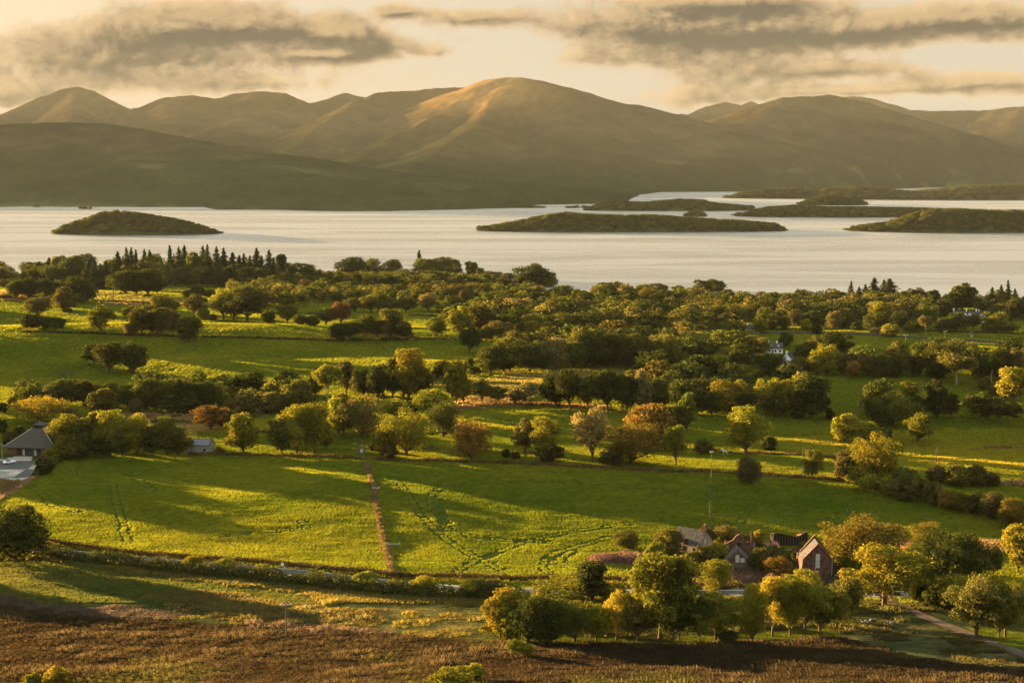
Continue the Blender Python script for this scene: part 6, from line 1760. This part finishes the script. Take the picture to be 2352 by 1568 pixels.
def build_cottage():
    P = hit(1783, 812)
    o = root('white_cottage', P[0], P[1] + 3.5, math.radians(-12), 'white cottage with dark slate roof, two skylights and two chimneys', 'cottage')
    L, W = 8.4, 6.4
    wall, roof = gable_house(o, L, W, 2.7, 5.6, M_WHITE, M_SLATE, 0.25)
    sl = (5.6 - 2.7) / (W / 2)
    for x in (-2.2, 1.7):
        y0, y1 = -W / 2 + 1.0, -W / 2 + 1.9
        pts = [(x - .45, y0, 2.7 + (y0 + W / 2) * sl + .32), (x + .45, y0, 2.7 + (y0 + W / 2) * sl + .32), (x + .45, y1, 2.7 + (y1 + W / 2) * sl + .32), (x - .45, y1, 2.7 + (y1 + W / 2) * sl + .32)]
        MB().slab(*pts, 0.08).build('skylight', M_PALE, roof)
    chimney(roof, -L / 2 + 0.5, 0, 5.2, 6.7, M_WHITE); chimney(roof, 0.9, 0, 5.2, 6.6, M_WHITE)
    for x in (-3.0, 0.2, 2.8):
        window(o, x, -W / 2, 0.9, 1.0, 1.1, 'y-')
    MB().box(-1.8, -0.9, -W / 2 - 0.06, -W / 2 - 0.002, 0, 2.0).build('door', M_SLATE, o)
    window(o, L / 2, 0, 3.1, 0.7, 0.8, 'x+'); window(o, L / 2, -1.4, 0.9, 0.8, 1.0, 'x+')
    wg = MB().prism([(-8.0, -1), (-4.3, -1), (-4.3, 2.2), (-6.1, 3.8), (-8.0, 2.2)], -1.5, 2.4).build('lean_to', M_WHITE, o)
    # gable of the steading below it
    P = hit(1812, 838)
    o = root('white_steading', P[0] + 1.0, P[1] + 4.5, math.radians(62), 'narrow white gabled building below the white cottage', 'outbuilding')
    wall, roof = gable_house(o, 10.0, 5.0, 3.6, 6.0, M_WHITE, M_SLATE, 0.2)
    chimney(roof, -4.5, 0, 5.6, 7.0, M_WHITE, pots=1)
    window(o, -5.0, 0.6, 1.4, 0.7, 0.9, 'x-'); window(o, -2.0, -2.5, 1.2, 0.8, 1.0, 'y-')
    for k in range(8):
        MB().box(-5.06, -4.94, -2.62, -2.3, 0.1 + k * 0.42, 0.32 + k * 0.42).build('quoin', M_SLATE, o)
    P = hit(1732, 766)
    o = root('small_white_house', P[0], P[1] + 3, math.radians(-25), 'small white house half hidden by trees above the cottage', 'house')
    wall, roof = gable_house(o, 9.0, 5.5, 2.5, 5.0, M_WHITE, M_SLATE, 0.3)
    chimney(roof, -3.8, 0, 4.6, 6.0, M_WHITE, pots=1); window(o, 0.5, -2.75, 0.9, 1.0, 1.0, 'y-'); window(o, 2.8, -2.75, 0.9, 1.0, 1.0, 'y-')
    P = hit(1372, 748)
    o = root('hidden_white_house', P[0], P[1] + 3, math.radians(10), 'pale house glimpsed between trees above the long dark wood', 'house')
    wall, roof = gable_house(o, 10.0, 6, 3.8, 6.8, M_WHITE, M_SLATE, 0.3)
    chimney(roof, 3.8, 0, 6.4, 7.8, M_WHITE, pots=1); window(o, -2.5, -3, 1.0, 1.0, 1.1, 'y-'); window(o, 2.0, -3, 1.0, 1.0, 1.1, 'y-')


def build_ruins():
    # roofless-edged farmhouse with chimney
    P = hit(1597, 1273)
    o = root('ruined_farmhouse', P[0] - 0.4, P[1] + 3.0, math.radians(-42), 'derelict grey farmhouse with sagging slate roof and one tall chimney', 'ruin')
    L, W = 8.6, 5.6
    wall, roof = gable_house(o, L, W, 3.2, 5.9, M_GREYSTONE, M_OLDSLATE, 0.15)
    chimney(roof, L / 2 - 0.5, 0, 5.4, 7.5, M_REDSTONE, 0.9, 1.0, 1)
    MB().box(-0.9, 0.0, -W / 2 - 0.03, -W / 2 + 0.3, 0.1, 2.1).build('doorway', M_BLACK, o)
    MB().box(-0.5, 0.5, -W / 2 - 0.35, -W / 2 + 0.5, 2.5, 3.9).build('collapsed_dormer', M_BLACK, roof)
    for x in (-3.0, 2.4):
        window(o, x, -W / 2, 1.0, 0.8, 1.1, 'y-')
    MB().box(L / 2 + 0.002, L / 2 + 0.05, -0.9, -0.3, 3.2, 4.2).build('plaster_patch', M_PALE, o)
    # small red stone outhouse with a white door, facing the camera
    P = hit(1696, 1308)
    o = root('ruined_outhouse', P[0], P[1] + 2.5, math.radians(84), 'small red sandstone outhouse with a white loft door', 'ruin')
    L, W = 4.5, 6.2
    wall, roof = gable_house(o, L, W, 1.9, 4.7, M_REDSTONE, M_OLDSLATE, 0.1)
    f = -L / 2
    MB().box(f - 0.07, f - 0.002, -0.45, 0.45, 1.9, 3.7).build('loft_door', M_PALE, o)
    MB().box(f - 0.06, f - 0.002, -1.5, 0.9, 0.0, 1.55).build('boarded_doorway', M_WOOD, o)
    MB().box(f - 0.05, f - 0.002, -1.7, -0.7, 1.9, 3.0).build('plaster_patch', M_PALE, o)
    # taller roofless gable behind it
    P = hit(1704, 1285)
    o = root('roofless_gable', P[0], P[1] + 5.0, math.radians(-6), 'roofless red stone gable wall behind the outhouse', 'ruin')
    MB().prism([(-3.4, -1), (3.6, -1), (3.6, 2.6), (2.3, 3.6), (1.9, 3.3), (0.6, 4.9), (0.0, 5.3), (-0.7, 4.9), (-1.6, 3.7), (-2.3, 3.4), (-3.4, 2.5)], -0.3, 0.3).build('wall', M_REDSTONE, o)
    MB().box(-0.4, 0.4, -0.34, -0.302, 2.2, 3.2).build('window_opening', M_BLACK, o)
    MB().box(3.0, 3.6, 0.4, 1.0, 0.0, 5.9).build('chimney_stack', M_REDSTONE, o)
    MB().box(-3.4, -2.8, 0.302, 6.0, -1.0, 2.2).box(3.62, 4.2, 0.302, 6.0, -1.0, 2.0).build('side_wall', M_REDSTONE, o)
    # fallen rusty roof
    P = hit(1767, 1262)
    o = root('collapsed_shed', P[0], P[1] + 1.5, math.radians(4), 'collapsed shed under buckled rusty tin sheets', 'ruin')
    rr = random.Random(4)
    for k in range(6):
        x = -2.6 + k * 0.9; z0 = rr.uniform(0.5, 0.9); z1 = rr.uniform(1.1, 1.7)
        MB().slab((x, -1.4, z0), (x + 0.86, -1.4, z0 + rr.uniform(-.2, .2)), (x + 0.86, 1.2, z1), (x, 1.2, z1 + rr.uniform(-.15, .15)), 0.04).build('tin_sheet', M_RUST, o)
    MB().box(-2.6, 2.8, -1.5, -1.2, -1, 0.55).box(-2.6, 2.8, 1.2, 1.5, -1, 1.1).build('wall', M_REDSTONE, o)
    # black open-fronted shed
    P = hit(1822, 1262)
    o = root('timber_shed', P[0], P[1] + 3.5, math.radians(3), 'black skeletal timber shed with a dipping roof line', 'shed')
    n = 13
    top = [3.6 - 0.05 * k if k < 4 else (3.4 - 0.17 * (k - 3) if k < 9 else 2.55 + 0.38 * (k - 8)) for k in range(n)]
    for k in range(n):
        x = -4.4 + k * 0.73
        MB().box(x - 0.06, x + 0.06, -0.08, 0.04, -0.5, top[k] - 0.05).build('upright', M_WOOD, o)
    for k in range(n - 1):
        x = -4.4 + k * 0.73
        MB().box(x + 0.02, x + 0.71, 0.06, 0.12, -0.5, min(top[k], top[k + 1]) - 0.12).build('plank', M_BLACK, o)
        MB().slab((x - 0.01, -0.2, top[k]), (x + 0.72, -0.2, top[k + 1]), (x + 0.72, 3.4, top[k + 1] - 0.9), (x - 0.01, 3.4, top[k] - 0.9), 0.05).build('roof_sheet', M_BLACK if k % 3 else M_RUST, o)
    MB().box(-4.5, 4.5, 3.3, 3.45, -0.5, 1.6).box(-4.6, -4.5, 0.13, 3.3, -0.5, 2.6).box(4.45, 4.6, 0.13, 3.3, -0.5, 2.6).build('wall', M_BLACK, o)
    # tall barn with white boarded door in the gable
    P = hit(1879, 1324)
    o = root('gabled_barn', P[0], P[1] + 4.6, math.radians(88), 'tall red sandstone barn with white boarded door in its gable', 'barn')
    L, W, e, rg = 9.0, 6.8, 4.3, 8.0
    h = W / 2; f = -L / 2
    def gable(x0, x1, rg_, e_):
        m = MB(); pts = []
        for x in (x0, x1):
            pts += [(x, -h, -1), (x, h, -1), (x, h, e_), (x, 0, rg_), (x, -h, e_)]
        m.poly(pts, [(0, 4, 3, 2, 1), (5, 6, 7, 8, 9), (0, 5, 9, 4), (1, 2, 7, 6), (4, 9, 8, 3), (3, 8, 7, 2)])
        return m
    gable(f, f + 0.5, rg, e).build('gable_wall', M_REDSTONE, o)
    gable(f + 5.0, f + 5.5, rg + 0.9, e + 0.5).build('gable_wall', M_REDSTONE, o)
    MB().box(f + 0.5, f + 5.0, -h, -h + 0.5, -1, e - 0.02).box(f + 0.5, f + 5.0, h - 0.5, h, -1, e - 0.02).box(f + 5.5, L / 2, -h, -h + 0.5, -1, e - 0.5).box(f + 5.5, L / 2, h - 0.5, h, -1, e - 0.7).build('side_wall', M_REDSTONE, o)
    sl = (rg - e) / h
    r = MB()
    for s in (-1, 1):
        r.slab((f - 0.15, s * (h + 0.2), e - 0.2 * sl + 0.2), (f + 4.98, s * (h + 0.2), e - 0.2 * sl + 0.2), (f + 4.98, s * 0.01, rg + 0.2), (f - 0.15, s * 0.01, rg + 0.2), 0.15)
    rf = r.build('roof', M_OLDSLATE, o)
    for s in (-1, 1):
        V = []; F = []
        tube(V, F, [(f - 0.2, s * (h + 0.25), e - 0.2 * sl + 0.12), (f - 0.2, 0, rg + 0.17)], [0.12, 0.12], 5)
        link('verge_board', np_mesh('verge_board', V, F, M_RUST), rf)
    for k, (z0, z1) in enumerate(((2.3, 3.9), (3.98, 5.7))):
        MB().box(f - 0.08, f - 0.003, -0.5, 0.5, z0, z1).build('door_board', M_PALE, o)
    V = []; F = []
    tube(V, F, [(f - 0.2, -h + 0.05, -0.5), (f - 0.2, -h + 0.05, e)], [0.07, 0.07], 6)
    link('drainpipe', np_mesh('drainpipe', V, F, M_METAL), o)


build_hall(); build_barn(); build_white_farm(); build_cottage(); build_ruins()


# ------------------------------------------------------------------ poles, wires, small things
def pole(vx, vt, vb, label, arm=1.1, cat='utility pole', mat_=None, rz=0.25, transformer=False, group='wooden power poles'):
    P = hit(vx, vb); dep = to_view(*P)[2]
    h = (vb - vt) * dep / FPX
    o = root('power_pole', P[0], P[1], rz, label, cat, group)
    V = []; F = []
    r = max(0.13, dep * 0.00028)
    tube(V, F, [(0, 0, -0.4), (0, 0, h)], [r * 1.15, r * 0.8], 8)
    link('post', np_mesh('post', V, F, mat_ or M_WOOD), o)
    if arm:
        MB().box(-arm, arm, -0.07, 0.07, h - 0.35, h - 0.2).build('crossarm', M_METAL, o)
        for x in (-arm * 0.92, 0, arm * 0.92):
            V = []; F = []
            tube(V, F, [(x, 0, h - 0.2), (x, 0, h + 0.05), (x, 0, h + 0.12)], [0.05, 0.09, 0.04], 6)
            link('insulator', np_mesh('insulator', V, F, M_PALE), o)
    if transformer:
        MB().box(-0.45, 0.45, -0.75, -0.1, h * 0.45, h * 0.45 + 1.3).build('transformer', M_PALE, o)
        MB().box(-0.3, 0.3, -0.55, -0.25, h * 0.45 + 1.3, h * 0.45 + 1.6).build('bushing', M_METAL, o)
    o['h'] = h
    return o, h


PO = {}
for key, args, kw in (
    ('a', (658, 1383, 1462, 'power pole standing on the brown heath edge'), {}),
    ('b', (904.5, 1244, 1325, 'power pole at the foot of the strip between the sunlit fields'), dict(arm=1.5, rz=0.0)),
    ('c', (864, 1117, 1158, 'power pole halfway up the strip between the fields'), dict(arm=1.0, rz=0.0)),
    ('d', (1220.7, 1006, 1064, 'thin pole in front of the dense tree on the far hedge'), dict(arm=0)),
    ('e', (1633, 1034, 1147, 'tall pole in the right sunlit field'), dict(arm=0.5)),
    ('f', (1630.5, 1150, 1213, 'pole rising behind the ruined farmhouse chimney'), dict(arm=0)),
    ('g', (1843.5, 1024, 1087, 'pole beside the small leafy tree on the far hedge'), dict(arm=0)),
    ('h', (2150, 1027, 1072, 'pole standing in the bright right-hand pasture'), dict(arm=0)),
    ('i', (2080, 768, 793, 'pole with pale crossarm near the stone wall'), dict(arm=1.3)),
    ('j', (2230.7, 763, 783, 'short pole carrying a pale transformer by the stone wall'), dict(arm=1.4, transformer=True)),
    ('k', (2170.7, 760, 782, 'pole between the two near the stone wall'), dict(arm=1.0)),
    ('l', (260.7, 659, 690, 'pole with crossarm below the small yellow field'), dict(arm=1.3)),
    ('m', (1019.7, 711, 729, 'short pole at the hedge of the small sunlit pasture'), dict(arm=0.8)),
):
    PO[key] = pole(*args, **kw)

# pair of poles with a platform and transformer
P = hit(831, 1061)
o = root('transformer_frame', P[0], P[1], 0.05, 'two linked wooden poles carrying a transformer at the far hedge', 'transformer poles')
hH = 54 * to_view(*P)[2] / FPX
for x in (-1.05, 1.05):
    V = []; F = []
    tube(V, F, [(x, 0, -0.4), (x, 0, hH)], [0.17, 0.13], 8)
    link('post', np_mesh('post', V, F, M_WOOD), o)
for z in (0.99, 0.86, 0.62):
    MB().box(-1.5, 1.5, -0.18, -0.06, hH * z - 0.08, hH * z + 0.06).build('crossarm', M_WOOD, o)
tb = MB().box(-0.42, 0.42, -0.6, 0.1, hH * 0.42, hH * 0.42 + 0.95).build('transformer', M_METAL, o)
for x in (-0.25, 0.0, 0.25):
    MB().box(x - 0.05, x + 0.05, -0.3, -0.2, hH * 0.42 + 0.952, hH * 0.42 + 1.2).build('bushing', M_PALE, tb)
MB().box(-1.25, 1.25, -0.35, 0.35, hH * 0.42 - 0.12, hH * 0.42 - 0.01).build('platform', M_WOOD, o)


def wire(p, q, sag, label, parent_name='power_line'):
    V = []; F = []
    pts = [tuple(Vector(p).lerp(Vector(q), t) - Vector((0, 0, sag * 4 * t * (1 - t)))) for t in np.linspace(0, 1, 14)]
    tube(V, F, pts, [0.013] * 14, 4)
    o = link(parent_name, np_mesh(parent_name, V, F, M_BLACK))
    return tag(o, label, 'power line', 'overhead power lines')


def top_of(k, dx=0.0):
    o, h = PO[k]
    c, s = math.cos(o.rotation_euler[2]), math.sin(o.rotation_euler[2])
    return (o.location[0] + dx * c, o.location[1] + dx * s, o.location[2] + h)


tf = (P[0], P[1], float(T(P[0], P[1])) + hH)
for dx, w in ((-1.0, 'left'), (0.0, 'middle'), (1.0, 'right')):
    wire(top_of('b', dx * 1.3), top_of('c', dx * 0.9), 1.2, 'overhead wire on the %s insulators beside the dividing strip' % w)
    wire(top_of('c', dx * 0.9), (tf[0] + dx * 1.2, tf[1], tf[2]), 0.9, 'overhead wire on the %s side from mid pole to the transformer poles' % w)
    wire(top_of('a', dx), top_of('b', dx * 1.3), 2.0, 'overhead wire on the %s side crossing the road hedge' % w)


def fence_posts():
    FP = path_world([(300, 1318), (430, 1331), (560, 1345), (700, 1360), (860, 1376), (990, 1384), (1130, 1390), (1200, 1392)], 0.5)
    me = np_mesh('fence_post', *_boxmesh(0.07, 0.07, 1.25), M_WOOD)
    st = len(FP) // 26
    for i in range(26):
        x, y = FP[i * st]
        o = link('fence_post', me, None, (x, y, float(T(x, y)) - 0.1))
        o.rotation_euler = (TRND.uniform(-.05, .05), TRND.uniform(-.05, .05), 0)
        tag(o, '%s wooden fence post from the left below the shaggy roadside hedge' % ORD[i], 'fence post', 'fence posts below the roadside hedge')


def _boxmesh(a, b, c):
    m = MB().box(-a, a, -b, b, 0, c)
    return m.V, m.F


fence_posts()

# field gate and rails near the track
P = hit(2084, 1374)
o = root('field_gate', P[0], P[1], 0.05, 'pale timber rail gate at the top of the dirt track', 'gate')
for x in (-1.7, 1.7):
    MB().box(x - 0.09, x + 0.09, -0.09, 0.09, -0.3, 1.4).build('post', M_WOOD, o)
for k in range(4):
    MB().box(-1.6, 1.6, -0.04, 0.04, 0.3 + k * 0.26, 0.4 + k * 0.26).build('rail', M_PALE, o)


def lamp(vx, vt, vb, label):
    P = hit(vx, vb); h = (vb - vt) * to_view(*P)[2] / FPX
    o = root('street_lamp', P[0], P[1], 0, label, 'street lamp')
    V = []; F = []
    tube(V, F, [(0, 0, -0.2), (0, 0, h)], [0.09, 0.06], 8); link('post', np_mesh('post', V, F, M_METAL), o)
    V = []; F = []
    tube(V, F, [(0, 0, h), (0, 0, h + 0.15), (0, 0, h + 0.4), (0, 0, h + 0.45)], [0.08, 0.2, 0.22, 0.05], 8); link('lantern', np_mesh('lantern', V, F, M_PALE), o)


lamp(5, 1022, 1051, 'slim lamp post with round lantern in front of the hall')
P = hit(649, 1313)
o = root('road_sign', P[0], P[1], 0.2, 'small blue and white sign beside the road hedge', 'sign')
MB().box(-0.04, 0.04, -0.04, 0.04, -0.2, 2.2).build('post', M_METAL, o)
MB().box(-0.3, 0.3, -0.07, -0.045, 1.5, 2.3).build('panel', simple_material('sign_white', (0.6, 0.65, 0.7), 0.5, 0.05), o)
MB().box(-0.3, 0.3, -0.07, -0.045, 1.2, 1.49).build('lower_panel', simple_material('sign_blue', (0.03, 0.08, 0.2), 0.5, 0.05), o)


def car(vx, vy, rz):
    P = hit(vx, vy)
    o = root('parked_car', P[0], P[1], rz, 'small white open-topped car parked in front of the hall', 'car', dz=0.13)
    M_CAR = simple_material('white_paint', (0.75, 0.76, 0.76), 0.3, 0.03, 1.0, 0, 0.5)
    prof = [(-2.05, 0.32), (-2.1, 0.62), (-1.95, 0.86), (-1.2, 0.93), (-0.9, 0.90), (0.45, 0.90), (0.6, 0.93), (1.7, 0.78), (2.05, 0.6), (2.08, 0.32)]
    W2 = [0.78, 0.82, 0.80, 0.80, 0.82, 0.84, 0.82, 0.78, 0.74, 0.76]
    n = len(prof)
    m = MB()
    m.V = [(x, -w, z) for (x, z), w in zip(prof, W2)] + [(x, w, z) for (x, z), w in zip(prof, W2)]
    m.F = [tuple(range(n)), tuple(range(2 * n - 1, n - 1, -1))] + [(i, n + i, n + (i + 1) % n, (i + 1) % n) for i in range(n)]
    bd = m.build('body', M_CAR, o)
    bv = bd.modifiers.new('bevel', 'BEVEL'); bv.width = 0.07; bv.segments = 2
    MB().slab((0.35, -0.66, 0.92), (0.35, 0.66, 0.92), (-0.05, 0.56, 1.3), (-0.05, -0.56, 1.3), 0.03).build('windscreen', M_GLASS, o)
    MB().box(-1.2, 0.2, -0.62, 0.62, 0.915, 0.96).build('cabin', M_BLACK, o)
    for y in (-0.33, 0.33):
        MB().box(-0.75, -0.6, y - 0.2, y + 0.2, 0.92, 1.22).build('seat', M_BLACK, o)
    for x in (-1.3, 1.3):
        for y in (-0.78, 0.78):
            V = []; F = []
            tube(V, F, [(x, y - 0.1, 0.31), (x, y + 0.1, 0.31)], [0.31, 0.31], 14)
            F.append(tuple(range(14))); F.append(tuple(range(27, 13, -1)))
            me = bpy.data.meshes.new('wheel'); me.from_pydata([tuple(v) for v in V], [], F); me.materials.append(M_BLACK); me.update()
            wl = link('wheel', me, o)
            V = []; F = []
            tube(V, F, [(x, y - 0.11, 0.31), (x, y + 0.11, 0.31)], [0.19, 0.19], 10)
            F.append(tuple(range(10))); F.append(tuple(range(19, 9, -1)))
            me = bpy.data.meshes.new('rim'); me.from_pydata([tuple(v) for v in V], [], F); me.materials.append(M_METAL); me.update()
            link('rim', me, wl)
    for y in (-0.6, 0.6):
        MB().box(-2.14, -2.06, y - 0.14, y + 0.14, 0.62, 0.76).build('tail_light', simple_material('red_lens', (0.35, 0.02, 0.02), 0.3, 0.02), o)
        MB().box(2.02, 2.12, y - 0.15, y + 0.15, 0.5, 0.64).build('headlight', M_PALE, o)


car(22, 1065, math.radians(42))


def quadruped(name, vx, vy, size, col, label, cat, rz, antlers=False):
    P = hit(vx, vy)
    s = size
    J = dict(pel=(-.42, 0, .78), chest=(.32, 0, .80), neck=(.52, 0, .98), head=(.66, 0, 1.12), nose=(.86, 0, 1.02), tail=(-.56, 0, .62), hipL=(-.38, .12, .66), hipR=(-.38, -.12, .66), shL=(.28, .12, .64), shR=(.28, -.12, .64),
             kL=(-.28, .13, .46), kR=(-.30, -.13, .46), hL=(-.46, .13, .26), hR=(-.44, -.13, .26), fL=(-.42, .13, 0), fR=(-.40, -.13, 0), eL=(.30, .13, .34), eR=(.30, -.13, .34), gL=(.29, .13, 0), gR=(.31, -.13, 0), earL=(.58, .08, 1.24), earR=(.58, -.08, 1.24))
    R = dict(pel=.19, chest=.21, neck=.11, head=.08, nose=.045, tail=.03, hipL=.11, hipR=.11, shL=.10, shR=.10, kL=.07, kR=.07, hL=.035, hR=.035, fL=.03, fR=.03, eL=.04, eR=.04, gL=.03, gR=.03, earL=.025, earR=.025)
    E = [('pel', 'chest'), ('chest', 'neck'), ('neck', 'head'), ('head', 'nose'), ('pel', 'tail'), ('pel', 'hipL'), ('pel', 'hipR'), ('chest', 'shL'), ('chest', 'shR'), ('hipL', 'kL'), ('hipR', 'kR'), ('kL', 'hL'), ('kR', 'hR'), ('hL', 'fL'), ('hR', 'fR'), ('shL', 'eL'), ('shR', 'eR'), ('eL', 'gL'), ('eR', 'gR'), ('head', 'earL'), ('head', 'earR')]
    ks = list(J)
    me = bpy.data.meshes.new(name)
    me.from_pydata([tuple(c * s for c in J[k]) for k in ks], [(ks.index(a), ks.index(b)) for a, b in E], [])
    o = link(name, me, None, (P[0], P[1], P[2] - 0.02)); o.rotation_euler = (0, 0, rz)
    sk = o.modifiers.new('skin', 'SKIN')
    for i, k in enumerate(ks):
        me.skin_vertices[0].data[i].radius = (R[k] * s, R[k] * s)
    me.skin_vertices[0].data[0].use_root = True
    o.modifiers.new('smooth', 'SUBSURF').levels = 1
    me.materials.append(simple_material(name + '_coat', col, 0.9, 0.2, 3.0))
    tag(o, label, cat)


quadruped_args = [
    ('deer', 419, 1404, 1.5, (0.035, 0.022, 0.014), 'dark deer standing at the end of the purple heather', 'deer', 0.2),
    ('cow', 1665, 1044, 1.7, (0.5, 0.46, 0.4), 'white cow grazing beside the ditch in the right pasture', 'cow', 2.8),
]

for a_ in quadruped_args:
    quadruped(*a_)

# heap of field stones
P = hit(2015, 1432)
o = root('stone_heap', P[0], P[1], 0, 'heap of grey field stones under the golden tree', 'stone heap')
rr = random.Random(6)
for k in range(26):
    a = rr.uniform(0, 6.28); q = rr.random() ** 0.6
    x, y = math.cos(a) * q * 3.6, math.sin(a) * q * 1.4; s = rr.uniform(0.3, 0.55); z = max(0, 0.9 * (1 - q)) + 0.1
    V = []; F = []
    ico = [(0, 0, -1), (.72, -.53, -.45), (-.28, -.85, -.45), (-.89, 0, -.45), (-.28, .85, -.45), (.72, .53, -.45), (.28, -.85, .45), (-.72, -.53, .45), (-.72, .53, .45), (.28, .85, .45), (.89, 0, .45), (0, 0, 1)]
    fi = [(0, 1, 2), (1, 0, 5), (0, 2, 3), (0, 3, 4), (0, 4, 5), (1, 5, 10), (2, 1, 6), (3, 2, 7), (4, 3, 8), (5, 4, 9), (1, 10, 6), (2, 6, 7), (3, 7, 8), (4, 8, 9), (5, 9, 10), (6, 10, 11), (7, 6, 11), (8, 7, 11), (9, 8, 11), (10, 9, 11)]
    V = [(x + s * c[0] * rr.uniform(.8, 1.2), y + s * c[1] * rr.uniform(.8, 1.2), z + s * 0.7 * c[2] * rr.uniform(.8, 1.2)) for c in ico]
    link('stone', np_mesh('stone', V, fi, M_STONE), o)

grass()
